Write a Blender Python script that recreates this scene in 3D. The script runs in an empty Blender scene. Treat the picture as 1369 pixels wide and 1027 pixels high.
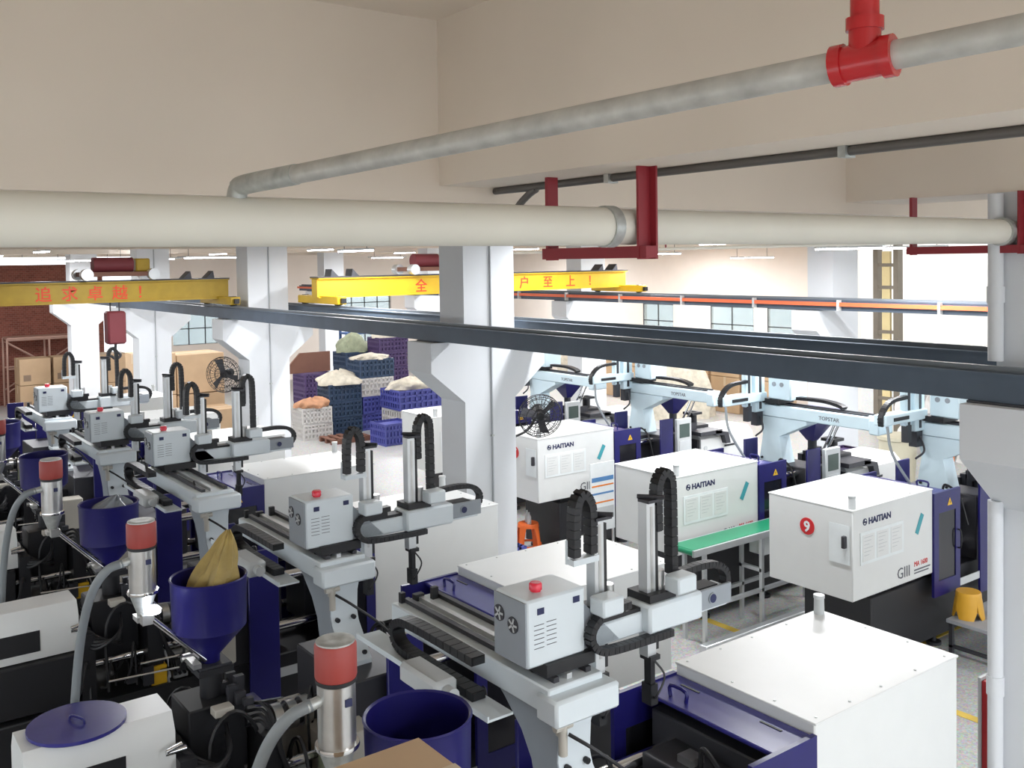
import bpy, bmesh, math, random
from mathutils import Vector, Matrix
random.seed(7)
R_ = math.radians
scn = bpy.context.scene
col = scn.collection

# ------------------------------------------------------------------ camera
FPX, CX, CY = 1292.437, 684.5, 389.29
PITCH, ROLL, YAW = 0.0310989, -0.0145869, -0.9326299
H = 4.2
cp, sp = math.cos(PITCH), math.sin(PITCH)
VF = Vector((math.sin(YAW)*cp, math.cos(YAW)*cp, -sp))
_r0 = Vector((math.cos(YAW), -math.sin(YAW), 0)); _u0 = _r0.cross(VF)
VR = math.cos(ROLL)*_r0 + math.sin(ROLL)*_u0
VU = -math.sin(ROLL)*_r0 + math.cos(ROLL)*_u0
cam_d = bpy.data.cameras.new('camera'); cam = bpy.data.objects.new('camera', cam_d); col.objects.link(cam)
cam_d.sensor_width = 36; cam_d.lens = 36*FPX/1369; cam_d.shift_y = -(513.5-CY)/1369
cam_d.clip_start = .05; cam_d.clip_end = 300
M4 = Matrix((VR, VU, -VF)).transposed().to_4x4(); M4.translation = (0, 0, H); cam.matrix_world = M4
scn.camera = cam
def ray(x, y): return VR*((x-CX)/FPX) - VU*((y-CY)/FPX) + VF
def atz(x, y, z): d = ray(x, y); return Vector((0, 0, H)) + d*((z-H)/d.z)
def aty(x, y, Y): d = ray(x, y); return Vector((0, 0, H)) + d*(Y/d.y)
def atx(x, y, X): d = ray(x, y); return Vector((0, 0, H)) + d*(X/d.x)

# ------------------------------------------------------------------ world, light, exposure
w = bpy.data.worlds.new('world'); scn.world = w; w.use_nodes = True
bg = w.node_tree.nodes['Background']; bg.inputs[0].default_value = (0.86, 0.93, 1.0, 1); bg.inputs[1].default_value = 2.2
scn.view_settings.view_transform = 'Standard'; scn.view_settings.look = 'None'
scn.view_settings.exposure = 0.78; scn.view_settings.gamma = 1
scn.view_settings.use_curve_mapping = False
LED_W = 50.0

# ------------------------------------------------------------------ materials
MATS = {}
def mat(name, rgb, rough=.5, metal=0., var=.06, scale=6., emit=None, trans=0., bump=0., alpha=1., coat=0.):
    m = bpy.data.materials.new(name); m.use_nodes = True; nt = m.node_tree; b = nt.nodes['Principled BSDF']
    b.inputs['Roughness'].default_value = rough; b.inputs['Metallic'].default_value = metal
    b.inputs['Alpha'].default_value = alpha
    if coat: b.inputs['Coat Weight'].default_value = coat
    if trans: b.inputs['Transmission Weight'].default_value = trans
    tc = nt.nodes.new('ShaderNodeTexCoord'); n = nt.nodes.new('ShaderNodeTexNoise')
    n.inputs['Scale'].default_value = scale; n.inputs['Detail'].default_value = 4
    nt.links.new(tc.outputs['Object'], n.inputs['Vector'])
    mx = nt.nodes.new('ShaderNodeMix'); mx.data_type = 'RGBA'
    mx.inputs[6].default_value = (*[c*(1-var*2) for c in rgb], 1); mx.inputs[7].default_value = (*[min(1, c*(1+var)) for c in rgb], 1)
    nt.links.new(n.outputs['Fac'], mx.inputs[0]); nt.links.new(mx.outputs[2], b.inputs['Base Color'])
    if bump:
        bp = nt.nodes.new('ShaderNodeBump'); bp.inputs['Strength'].default_value = bump; bp.inputs['Distance'].default_value = .02
        nt.links.new(n.outputs['Fac'], bp.inputs['Height']); nt.links.new(bp.outputs[0], b.inputs['Normal'])
    if emit: b.inputs['Emission Color'].default_value = (*rgb, 1); b.inputs['Emission Strength'].default_value = emit
    MATS[name] = m; return m
mat('cover', (.73, .74, .725), .32, var=.02); mat('robot', (.68, .74, .77), .4, var=.03)
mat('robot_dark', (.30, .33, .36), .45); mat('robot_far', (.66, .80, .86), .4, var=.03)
mat('navy', (.013, .011, .125), .35, var=.1); mat('navy_top', (.035, .033, .21), .25, var=.1)
mat('black', (.012, .012, .014), .5); mat('chain', (.010, .010, .012), .42); mat('dark', (.014, .014, .017), .5)
mat('iron', (.06, .06, .068), .45, .5); mat('steel', (.62, .62, .61), .28, .9, var=.12, scale=14)
mat('chrome', (.8, .8, .8), .12, 1.); mat('alu', (.70, .72, .73), .35, .7); mat('galv', (.55, .57, .55), .45, .55, var=.25, scale=25)
mat('beige', (.50, .47, .41), .6); mat('greyplate', (.36, .37, .39), .5)
mat('red', (.45, .02, .025), .35); mat('lampred', (.75, .03, .06), .25); mat('loadred', (.36, .055, .045), .5)
mat('pipe', (.76, .73, .64), .5, var=.05, scale=3); mat('pipegalv', (.58, .57, .53), .5, .3, var=.22, scale=18)
mat('hose', (.22, .24, .25), .45); mat('tee', (.55, .015, .02), .25, coat=.3); mat('bracket', (.28, .02, .03), .5)
mat('ceil', (.80, .71, .61), .9, var=.05, scale=1.5); mat('column', (.71, .73, .755), .8, var=.03, scale=2)
mat('wallw', (.80, .74, .67), .85, var=.04, scale=1.5); mat('wallpink', (.88, .80, .73), .85, var=.05, scale=1.2)
mat('rail', (.085, .115, .155), .5, var=.15, scale=4); mat('railedge', (.16, .18, .20), .4)
mat('crane', (.80, .50, .015), .45, var=.08); mat('cranedull', (.50, .33, .03), .5, var=.12); mat('textred', (.85, .08, .02), .5)
mat('conductor', (.85, .16, .06), .45); mat('belt', (.015, .25, .12), .28); mat('stoolor', (.85, .16, .03), .3); mat('stoolye', (.72, .38, .03), .4)
mat('yellowline', (.72, .50, .08), .6, var=.2); mat('card', (.56, .39, .24), .85, var=.08, scale=3); mat('cardb', (.28, .20, .14), .85)
mat('tape', (.62, .50, .34), .4); mat('bag', (.42, .30, .09), .55, var=.25, scale=9, bump=.4); mat('film', (.55, .60, .66), .2, trans=.6)
mat('crate_navy', (.03, .06, .12), .5); mat('crate_blue', (.08, .09, .36), .5); mat('crate_purple', (.10, .06, .17), .5); mat('crate_white', (.66, .64, .62), .5); mat('crate_red', (.22, .04, .05), .6)
mat('cloth', (.72, .66, .54), .9, var=.25, scale=8, bump=.3); mat('clothgreen', (.30, .33, .22), .9, var=.25, scale=8, bump=.3); mat('clothorange', (.62, .32, .18), .9, var=.25, scale=8, bump=.3)
mat('rackblue', (.05, .12, .30), .5); mat('wood', (.20, .09, .06), .7); mat('paper', (.80, .84, .84), .7); mat('ink', (.02, .025, .09), .6); mat('inkred', (.6, .03, .03), .6)
mat('inkgrey', (.12, .12, .14), .6); mat('teal', (.05, .33, .38), .5); mat('badge', (.62, .02, .025), .5); mat('warn', (.85, .50, .02), .5); mat('screen', (.06, .09, .08), .2); mat('windowdark', (.015, .015, .02), .12)
mat('panelgrey', (.55, .57, .57), .45); mat('led', (.93, .95, 1.), .4, emit=14); mat('glow', (1., .98, .95), .5, emit=2.2)
mat('worklamp', (.85, .9, 1.), .4, emit=9)
mat('conduit2', (.42, .44, .46), .5); mat('drum', (.62, .58, .44), .5); mat('cup', (.72, .74, .74), .3, trans=.35); mat('conduit', (.14, .13, .12), .5, .3); mat('frame', (.05, .055, .06), .5)
mat('glass', (.55, .62, .62), .08, trans=.7); mat('orange', (.80, .22, .02), .5); mat('bluecloth', (.05, .25, .75), .7)
mat('scaff', (.48, .30, .24), .6); mat('tarp', (.12, .03, .035), .7, bump=.3); mat('bluesky', (.10, .25, .5), .5)
mat('barred', (.22, .19, .15), .4, .4); mat('gold', (.80, .66, .35), .35, .3)
def floor_mat():
    m = mat('floor', (.57, .565, .55), .38, var=.05, scale=.6)
    nt = m.node_tree; b = nt.nodes['Principled BSDF']; n = nt.nodes.new('ShaderNodeTexVoronoi'); n.inputs['Scale'].default_value = 60
    src = b.inputs['Base Color'].links[0].from_socket
    mx = nt.nodes.new('ShaderNodeMix'); mx.data_type = 'RGBA'; mx.blend_type = 'MULTIPLY'; mx.inputs[0].default_value = .45
    nt.links.new(nt.nodes['Texture Coordinate'].outputs['Object'], n.inputs['Vector'])
    nt.links.new(src, mx.inputs[6]); nt.links.new(n.outputs['Color'], mx.inputs[7]); nt.links.new(mx.outputs[2], b.inputs['Base Color'])
floor_mat()
def brick_mat():
    m = bpy.data.materials.new('brick'); m.use_nodes = True; nt = m.node_tree; b = nt.nodes['Principled BSDF']; b.inputs['Roughness'].default_value = .9
    tc = nt.nodes.new('ShaderNodeTexCoord'); sp_ = nt.nodes.new('ShaderNodeSeparateXYZ'); mp = nt.nodes.new('ShaderNodeCombineXYZ')
    t = nt.nodes.new('ShaderNodeTexBrick'); t.inputs['Scale'].default_value = 4; t.inputs['Color1'].default_value = (.17, .05, .035, 1)
    t.inputs['Color2'].default_value = (.25, .08, .055, 1); t.inputs['Mortar'].default_value = (.28, .16, .12, 1); t.inputs['Mortar Size'].default_value = .015
    nt.links.new(tc.outputs['Object'], sp_.inputs[0]); nt.links.new(sp_.outputs[1], mp.inputs[0]); nt.links.new(sp_.outputs[2], mp.inputs[1]); nt.links.new(mp.outputs[0], t.inputs[0]); nt.links.new(t.outputs[0], b.inputs['Base Color']); MATS['brick'] = m
brick_mat()

# ------------------------------------------------------------------ mesh helpers
STUFF = {'valve_blocks', 'bolts', 'cover_screws', 'chrome_fittings', 'hydraulic_hoses', 'print', 'louvre', 'fan_blades', 'cooling_hose', 'vent_slot', 'label_plate', 'stop_block'}
class MB:
    def __init__(s): s.v = []; s.f = []
    def add(s, vs, fs):
        o = len(s.v); s.v += [tuple(q) for q in vs]; s.f += [tuple(i+o for i in q) for q in fs]; return s
    def box(s, x0, x1, y0, y1, z0, z1, bev=0):
        if x0 > x1: x0, x1 = x1, x0
        if y0 > y1: y0, y1 = y1, y0
        if z0 > z1: z0, z1 = z1, z0
        if bev:
            bm = bmesh.new(); bmesh.ops.create_cube(bm, size=1)
            for q in bm.verts: q.co = ((x0+x1)/2+q.co.x*(x1-x0), (y0+y1)/2+q.co.y*(y1-y0), (z0+z1)/2+q.co.z*(z1-z0))
            bmesh.ops.bevel(bm, geom=bm.edges[:], offset=bev, segments=1, affect='EDGES', profile=.5)
            bm.verts.index_update(); s.add([q.co for q in bm.verts], [[q.index for q in f.verts] for f in bm.faces]); bm.free(); return s
        return s.add([(x0,y0,z0),(x1,y0,z0),(x1,y1,z0),(x0,y1,z0),(x0,y0,z1),(x1,y0,z1),(x1,y1,z1),(x0,y1,z1)],
                     [(3,2,1,0),(4,5,6,7),(0,1,5,4),(1,2,6,5),(2,3,7,6),(3,0,4,7)])
    def obox(s, c, ax, ay, az):      # oriented box: centre and three half vectors
        c, ax, ay, az = Vector(c), Vector(ax), Vector(ay), Vector(az)
        vs = [c+ax*i+ay*j+az*k for k in (-1,1) for j in (-1,1) for i in (-1,1)]
        return s.add(vs, [(2,3,1,0),(4,5,7,6),(0,1,5,4),(1,3,7,5),(3,2,6,7),(2,0,4,6)])
    def cyl(s, p0, p1, r0, r1=None, n=16, cap=True):
        p0, p1 = Vector(p0), Vector(p1); r1 = r0 if r1 is None else r1; d = (p1-p0).normalized()
        a = d.orthogonal().normalized(); b = d.cross(a)
        vs = []
        for p, r in ((p0, r0), (p1, r1)):
            vs += [p + (a*math.cos(2*math.pi*i/n) + b*math.sin(2*math.pi*i/n))*r for i in range(n)]
        fs = [(i, (i+1) % n, n+(i+1) % n, n+i) for i in range(n)]
        if cap: fs += [tuple(range(n-1, -1, -1)), tuple(range(n, 2*n))]
        return s.add(vs, fs)
    def lathe(s, prof, c=(0, 0), n=24, cap=True):
        vs = [(c[0]+r*math.cos(2*math.pi*i/n), c[1]+r*math.sin(2*math.pi*i/n), z) for r, z in prof for i in range(n)]
        fs = [(k*n+i, k*n+(i+1) % n, (k+1)*n+(i+1) % n, (k+1)*n+i) for k in range(len(prof)-1) for i in range(n)]
        if cap: fs += [tuple(range(n-1, -1, -1)), tuple(range((len(prof)-1)*n, len(prof)*n))]
        return s.add(vs, fs)
    def prism(s, poly, axis, a0, a1):   # poly in the two other axes (cyclic order xyz without axis)
        n = len(poly)
        def P(q, a): return {'x': (a, q[0], q[1]), 'y': (q[0], a, q[1]), 'z': (q[0], q[1], a)}[axis]
        vs = [P(q, a0) for q in poly] + [P(q, a1) for q in poly]
        return s.add(vs, [tuple(range(n-1, -1, -1)), tuple(range(n, 2*n))] + [(i, (i+1) % n, n+(i+1) % n, n+i) for i in range(n)])
    def tube(s, pts, r, n=8, sub=6):
        P = curve(pts, sub) if sub else [Vector(p) for p in pts]
        up = None; vs = []
        for i, p in enumerate(P):
            t = (P[min(i+1, len(P)-1)] - P[max(i-1, 0)]).normalized()
            if up is None: up = t.orthogonal().normalized()
            up = (up - t*up.dot(t)).normalized(); b = t.cross(up)
            vs += [p + (up*math.cos(2*math.pi*k/n) + b*math.sin(2*math.pi*k/n))*r for k in range(n)]
        m = len(P)
        return s.add(vs, [(k*n+i, k*n+(i+1) % n, (k+1)*n+(i+1) % n, (k+1)*n+i) for k in range(m-1) for i in range(n)] + [tuple(range(n-1, -1, -1)), tuple(range((m-1)*n, m*n))])
    def chain(s, pts, wide, hw, ht, link=.028):   # cable chain: links along a path, 'wide' is the unit vector across
        P = curve(pts, 10); wide = Vector(wide); acc = 0; last = P[0]
        for p in P[1:]:
            if (p-last).length >= link:
                t = (p-last); c = (p+last)/2; l = t.length; t.normalize(); nrm = t.cross(wide).normalized()
                s.obox(c, t*(l*.46), wide*hw, nrm*ht); s.obox(c, t*(l*.56), wide*hw*.86, nrm*ht*.8); last = p
        return s
    def build(s, name, m, parent=None, base=(0, 0, 0), smooth=38):
        me = bpy.data.meshes.new(name); bx, by, bz = base
        me.from_pydata([(a-bx, b-by, c-bz) for a, b, c in s.v], [], s.f); me.update()
        bm = bmesh.new(); bm.from_mesh(me); bmesh.ops.recalc_face_normals(bm, faces=bm.faces[:]); bm.to_mesh(me); bm.free()
        if smooth:
            me.polygons.foreach_set('use_smooth', [True]*len(me.polygons)); me.set_sharp_from_angle(angle=R_(smooth))
        me.materials.append(MATS[m]); o = bpy.data.objects.new(name, me); col.objects.link(o)
        if name in STUFF: o['kind'] = 'stuff'
        if parent: o.parent = parent
        return o
def curve(pts, sub=6):
    P = [Vector(p) for p in pts]
    if len(P) < 3: return [P[0].lerp(P[-1], i/sub) for i in range(sub+1)]
    P = [P[0]*2-P[1]] + P + [P[-1]*2-P[-2]]; out = []
    for i in range(1, len(P)-2):
        a, b, c, d = P[i-1:i+3]
        for k in range(sub):
            t = k/sub; out.append(.5*((2*b)+(c-a)*t+(2*a-5*b+4*c-d)*t*t+(3*b-a-3*c+d)*t**3))
    out.append(P[-2]); return out
def tag(o, label, cat, group=None):
    o['label'] = label; o['category'] = cat
    if group: o['group'] = group
    return o
def empty(name, loc, rz=0):
    o = bpy.data.objects.new(name, None); col.objects.link(o); o.location = loc; o.rotation_euler = (0, 0, rz); o.empty_display_size = .1; return o
def struct(o): o['kind'] = 'structure'; return o
def copy_tree(o, parent=None):
    c = o.copy(); col.objects.link(c); c.parent = parent
    for ch in list(o.children): copy_tree(ch, c)
    return c
def text(s, size, name, m, parent, loc, right, up=(0, 0, 1), align='LEFT', depth=.002, bold=0, sx=1.):
    cu = bpy.data.curves.new(name, 'FONT'); cu.body = s; cu.size = size; cu.extrude = depth; cu.align_x = align; cu.offset = bold; cu.resolution_u = 2
    t = bpy.data.objects.new(name, cu); col.objects.link(t); dg = bpy.context.evaluated_depsgraph_get()
    me = bpy.data.meshes.new_from_object(t.evaluated_get(dg)); bpy.data.objects.remove(t); bpy.data.curves.remove(cu)
    r = Vector(right).normalized(); u = Vector(up).normalized(); n = r.cross(u)
    mm = Matrix((r*sx, u, n)).transposed().to_4x4(); me.transform(mm); me.materials.clear(); me.materials.append(MATS[m])
    o = bpy.data.objects.new(name, me); col.objects.link(o); o.location = loc; o.parent = parent; return o

# ================================================================== THE SETTING
XE, YE = -33.0, 23.0          # far end wall, far long wall
struct(MB().box(XE-3, 6, -4, YE+6, -.2, 0).build('floor', 'floor'))
struct(MB().box(-110, 80, -90, 110, -.5, -.21).build('ground_yard', 'floor'))  # outdoor ground, added to cut the sky light coming from below
struct(MB().box(XE-.3, 6, -2.8, YE+.3, 5.4, 5.6).build('ceiling', 'ceil'))
q = MB().box(XE, 6, -2.8, -2.5, 0, 1.7).box(XE, 6, -2.8, -2.5, 3.2, 5.4)
for i in range(9): q.box(XE+i*4.85, XE+i*4.85+.6, -2.8, -2.5, 1.7, 3.2)
struct(q.build('wall_left_unseen', 'wallw'))  # unseen wall, added to hold back daylight; openings sized for the light
q = MB().box(6, 6.3, -2.8, YE, 0, 1.5).box(6, 6.3, -2.8, YE, 5.2, 5.4)
for i in range(6): q.box(6, 6.3, -2.8+i*5, -2.4+i*5, 1.5, 5.2)
struct(q.build('wall_right_unseen', 'wallw'))  # out-of-view wall, put in to temper the daylight from this side
# ceiling beams: girders along y and along x
trim = 0
def beam(m):
    global trim; trim += 1; struct(m.build('trim_%d' % trim, 'ceil'))
for X in (-4.1, -10.5, -16.9, -23.3, -29.7): beam(MB().box(X-.35, X, -2.5, YE, 4.50, 5.4))
for Y in (2.6, 6.0, 9.8, 13.8, 18.2):
    xs = [6, -4.1, -10.5, -16.9, -23.3, -29.7, XE]
    for i in range(6): beam(MB().box(xs[i+1] if i == 5 else xs[i+1], xs[i]-(0 if i == 0 else .35), Y, Y+.35 if Y < 6 else Y+.7, 4.58, 5.4))
# columns with corbels on both sides
CX0, CP = -2.6, 6.4
def column(i, xc, y0, front, back, k):
    m = MB().box(xc-.5, xc, y0, y0+.7, 0, 4.58)
    if front: m.prism([(y0, 3.31), (y0-.44, 3.31), (y0-.44, 2.98), (y0, 2.62)], 'x', xc-.5, xc)
    if back: m.prism([(y0+.7, 3.31), (y0+1.14, 3.31), (y0+1.14, 2.98), (y0+.7, 2.62)], 'x', xc-.5, xc)
    struct(m.build('column_%d' % k, 'column'))
kk = 0
for i in range(5):
    kk += 1; column(i, CX0-CP*i+(.07 if i == 0 else 0), 6.0, True, True, kk)
for i in range(5):
    kk += 1; column(i, CX0-.72-CP*i, 13.85, True, False, kk)
for i in (1, 2, 3):
    g = empty('wall_conduit', (CX0-CP*i+.012, 6.36, 0)); MB().cyl((CX0-CP*i+.012, 6.36, 0), (CX0-CP*i+.012, 6.36, 4.57), .011, n=8).build('pipe', 'conduit2', g, g.location)
    for z in (1, 2.2, 3.4): MB().box(CX0-CP*i, CX0-CP*i+.026, 6.34, 6.38, z, z+.02).build('clip', 'galv', g, g.location)
    tag(g, 'thin grey conduit running up the ' + ('middle bracketed column', 'bracketed column with the curved-arm fan', 'bracketed column near the cartons')[i-1], 'conduit')
# end wall (far -x) with window, brick part
def window(n, m): o = struct(m.build('window_%d' % n, 'glow')); return o
# end wall pieces around two openings
w0 = struct(MB().box(XE-.2, XE, 9.6, 10.2, 0, 5.4).box(XE-.2, XE, 10.2, 11.9, 0, 1.5).box(XE-.2, XE, 10.2, 11.9, 3.7, 5.4).box(XE-.2, XE, 11.9, 16.4, 0, 5.4)
            .box(XE-.2, XE, 16.4, 18.6, 0, 1.2).box(XE-.2, XE, 16.4, 18.6, 3.2, 5.4).box(XE-.2, XE, 18.6, YE, 0, 5.4).build('wall_end', 'wallpink'))
def grid_window(n, x0, x1, y0, y1, z0, z1, nu, nv, m='frame', axis='x'):
    g = empty('window_%d' % n, ((x0+x1)/2, (y0+y1)/2, z0)); struct(g); b = g.location
    q = MB(); t = .03
    if axis == 'x':
        for i in range(nu+1): yy = y0+(y1-y0)*i/nu; q.box(x0, x0+.04, yy-t/2, yy+t/2, z0, z1)
        for i in range(nv+1): zz = z0+(z1-z0)*i/nv; q.box(x0, x0+.04, y0, y1, zz-t/2, zz+t/2)
    else:
        for i in range(nu+1): xx = x0+(x1-x0)*i/nu; q.box(xx-t/2, xx+t/2, y0, y0+.04, z0, z1)
        for i in range(nv+1): zz = z0+(z1-z0)*i/nv; q.box(x0, x1, y0, y0+.04, zz-t/2, zz+t/2)
    q.build('window_bars', m, g, b)
    for i in range(nu):
        if axis == 'x': p = MB().box(x0+.01, x0+.018, y0+(y1-y0)*i/nu+t/2, y0+(y1-y0)*(i+1)/nu-t/2, z0, z1)
        else: p = MB().box(x0+(x1-x0)*i/nu+t/2, x0+(x1-x0)*(i+1)/nu-t/2, y0+.01, y0+.018, z0, z1)
        p.build('pane', 'glass', g, b)
grid_window(1, XE-.12, XE, 16.4, 18.6, 1.2, 3.2, 4, 4)
grid_window(2, XE-.12, XE, 10.2, 11.9, 1.5, 3.7, 3, 4)
# red brick wall closing the end of the bay on the left
struct(MB().box(XE-.3, XE-.02, -2.5, 8.0, 0, 4.3).build('wall_brick', 'brick'))
struct(MB().box(XE-.3, XE-.02, 9.4, 9.6, 0, 5.4).box(XE-.3, XE-.02, -2.5, 9.4, 4.75, 5.4).build('wall_end_upper', 'wallw'))
# long far wall
yw = struct(MB().box(XE, -23.6, YE, YE+.2, 0, 5.4).box(-23.6, -16.2, YE, YE+.2, 0, 1.4).box(-23.6, -16.2, YE, YE+.2, 2.9, 5.4).box(-16.2, -15.4, YE, YE+.2, 0, 5.4)
            .box(-15.4, 6, YE, YE+.2, 4.9, 5.4).box(-9.5, -8.9, YE, YE+.2, 0, 4.9).build('wall_far', 'wallpink'))
for i, (a, b) in enumerate(((-23.6, -22.2), (-20.6, -18.9), (-18.4, -16.4))):
    grid_window(3+i, a, b, YE+.02, YE+.06, 1.6, 2.7, 2, 2, axis='y')
struct(MB().box(-22.2, -20.6, YE+.01, YE+.15, 1.4, 2.9).box(-18.9, -18.4, YE+.01, YE+.15, 1.4, 2.9).box(-16.4, -16.2, YE+.01, YE+.15, 1.4, 2.9).build('trim_90', 'wallpink'))
# yard wall seen bright through the tall opening
struct(MB().box(-20, -4, YE+5, YE+5.2, 0, 5.2).build('wall_yard', 'wallw'))

# ================================================================== CRANE RAILS AND CRANES
def rail(y, x0, x1, label, ztop=3.5):
    r = empty('crane_rail', (x0, y, 3.32))
    b = (x0, y, 3.32)
    MB().box(x0, x1, y-.095, y+.095, 3.325, ztop-.016).build('girder', 'rail', r, b, 0)
    MB().box(x0, x1, y-.105, y+.105, ztop-.018, ztop-.003).build('flange', 'rail', r, b, 0)
    MB().box(x0, x1, y-.02, y+.02, ztop-.004, ztop+.03).build('track', 'railedge', r, b, 0)
    for i in range(5):
        xc = CX0-CP*i-.25-(.72 if y > 13 else 0)
        if x0 < xc < x1: MB().box(xc-.18, xc+.18, y-.12, y+.12, 3.311, 3.325).build('seat_plate', 'iron', r, b)
    return tag(r, label, 'crane rail')
rail(5.76, -30, 3, 'dark grey steel crane rail on the column brackets facing the machines with hoppers')
rail(6.94, -30, 3, 'dark grey steel crane rail running behind the columns with double brackets')
rB = rail(13.55, -30, 3, 'dark grey crane rail carrying an orange conductor bar on the further columns')
bb = (-30, 13.55, 3.32)
MB().box(-30, 3, 13.38, 13.43, 3.40, 3.46).build('conductor_bar', 'conductor', rB, bb)
for i in range(18):
    xx = -28+i*1.7; MB().box(xx-.02, xx+.02, 13.37, 13.45, 3.33, 3.50).build('insulator', 'panelgrey', rB, bb)
def crane(xc, ya, yb, label, m, words, ty, gap):
    z0 = 3.66; c = empty('overhead_crane', (xc, ya, 3.53)); b = (xc, ya, 3.53)
    MB().box(xc-.10, xc+.10, ya-.12, yb+.12, z0, z0+.30).box(xc-.16, xc+.16, ya-.12, yb+.12, z0+.29, z0+.31).box(xc-.16, xc+.16, ya-.12, yb+.12, z0-.02, z0).build('bridge_girder', m, c, b)
    MB().box(xc-.17, xc+.17, ya-.12, yb+.12, z0+.31, z0+.33).build('bridge_track', 'iron', c, b)
    for y in (ya, yb):
        e = MB().box(xc-.75, xc+.75, y-.08, y+.08, 3.55, 3.68, .01).build('end_carriage', m, c, b)
        for s in (-.62, .62): MB().cyl((xc+s, y-.05, 3.61), (xc+s, y+.05, 3.61), .08).build('wheel', 'iron', e)
        for o_ in e.children: o_.location = (-b[0], -b[1], -b[2])
        MB().box(xc+.76, xc+.82, y-.04, y+.04, 3.57, 3.65).build('buffer', 'black', c, b)
        s = -1 if y == yb else 1
        for q in (.12, .5): MB().prism([(y+s*q, z0+.33), (y+s*(q+.14), z0+.33), (y+s*(q+.02), z0+.45)], 'x', xc-.12, xc+.12).build('end_stop', 'iron', c, b)
    n = len(words)
    for i, ch in enumerate(words): text(ch, .24, 'lettering', 'textred', c, (.103, ty+gap*i-ya, z0+.045-3.53), (0, 1, 0), align='CENTER', bold=.003)
    return tag(c, label, 'crane')
def trolley(xc, y, label, zt=3.99):
    t = empty('hoist_trolley', (xc, y, zt)); b = (xc, y, zt)
    MB().box(xc-.28, xc+.28, y-.55, y+.55, zt+.06, zt+.13).build('trolley_frame', 'wood', t, b)
    for dy in (-.5, .5):
        MB().cyl((xc+.20, y+dy, zt+.09), (xc+.34, y+dy, zt+.09), .09).build('wheel', 'alu', t, b)
        MB().cyl((xc-.34, y+dy, zt+.09), (xc-.20, y+dy, zt+.09), .09).build('wheel', 'alu', t, b)
    MB().cyl((xc, y-.35, zt+.24), (xc, y+.25, zt+.24), .12).build('hoist_drum', 'crate_red', t, b)
    MB().box(xc-.12, xc+.12, y+.28, y+.5, zt+.13, zt+.34, .02).build('motor', 'cranedull', t, b)
    return tag(t, label, 'hoist')
c1x = aty(293, 380, 5.76).x
c2x = aty(440, 375, 6.94).x - .3
crane(c1x, -2.2, 5.76, 'dull yellow bridge crane beam ending on the rail in front of the columns', 'cranedull', '追求卓越！', aty(56, 388, 5.76).y*0+atx(56, 388, c1x).y, (atx(158, 388, c1x).y-atx(56, 388, c1x).y)/3)
crane(c2x, 6.94, 13.55, 'bright yellow bridge crane beam spanning to the rail with orange conductor bar', 'crane', '全心 客户至上！', atx(559, 376, c2x).y, (atx(728, 373, c2x).y-atx(559, 376, c2x).y)/5)
trolley(c1x, atx(155, 368, c1x).y, 'rusty hoist trolley on top of the dull yellow crane')
trolley(c2x, atx(575, 362, c2x).y, 'red hoist trolley on top of the bright yellow crane')
hk = atx(152, 405, c1x)
hb = empty('hoist_hook', (c1x+.05, hk.y, 2.75))
MB().cyl((c1x-.02, hk.y-.05, 3.05), (c1x-.02, hk.y-.05, 3.64), .012, n=6).cyl((c1x+.12, hk.y+.05, 3.05), (c1x+.12, hk.y+.05, 3.64), .012, n=6).build('hoist_rope', 'iron', hb, hb.location)
MB().box(c1x-.08, c1x+.18, hk.y-.14, hk.y+.14, 2.98, 3.5, .03).build('hook_block', 'crate_red', hb, hb.location)
MB().tube([(c1x+.05, hk.y, 2.98), (c1x+.05, hk.y, 2.88), (c1x+.05, hk.y+.07, 2.80), (c1x+.05, hk.y, 2.74), (c1x+.05, hk.y-.08, 2.80)], .022).build('hook', 'iron', hb, hb.location)
tag(hb, 'dark red hook block hanging under the dull yellow crane', 'hook')

# ================================================================== PIPES AT THE CEILING
PX, PZ = -2.95, 4.335
pm = empty('main_pipe', (PX, 0, PZ)); b = (PX, 0, PZ)
MB().cyl((PX, -2.4, PZ), (PX, 2.66, PZ), .078, n=28).cyl((PX, 2.70, PZ), (PX, 5.98, PZ), .074, n=28).build('pipe', 'pipe', pm, b)
for y in (2.68, 5.90): MB().cyl((PX, y-.025, PZ), (PX, y+.025, PZ), .086, n=28).build('coupling', 'galv', pm, b)
tag(pm, 'thick cream painted pipe running below the ceiling beams on red brackets', 'pipe')
GY, GZ = 1.12, 4.447
gp = empty('branch_pipe', (PX, GY, PZ+.078)); b = gp.location.copy()
gE = Vector((PX, GY, GZ)); gQ = Vector((0, 0, H))+ray(1103, 92)*1.82; gd = (gQ-gE).normalized()
gT = gE+gd*((gQ-gE).length+.075)
MB().cyl(gE+gd*.28, gT-gd*.04, .0285, n=20).cyl(gT+gd*.04, gT+gd*2.2, .0265, n=20).build('pipe', 'pipegalv', gp, b)
MB().tube([(PX, GY, PZ+.07), (PX, GY, GZ-.035), gE+gd*.012+Vector((0, 0, -.010)), gE+gd*.045, gE+gd*.30], .031, 16).build('elbow', 'galv', gp, b)
Z = Vector((0, 0, 1))
MB().cyl(gT-gd*.05, gT+gd*.045, .034, n=20).cyl(gT-gd*.058, gT-gd*.036, .039, n=20).cyl(gT+gd*.034, gT+gd*.054, .039, n=20).cyl(gT, gT+Z*.075, .029, n=20).cyl(gT+Z*.055, gT+Z*.078, .034, n=20).build('tee_fitting', 'tee', gp, b)
MB().cyl(gT+Z*.075, (gT.x, gT.y, 5.399), .026, n=20).build('riser', 'tee', gp, b)
tag(gp, 'worn galvanised pipe branching off the cream pipe, with a red tee', 'pipe')
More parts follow.
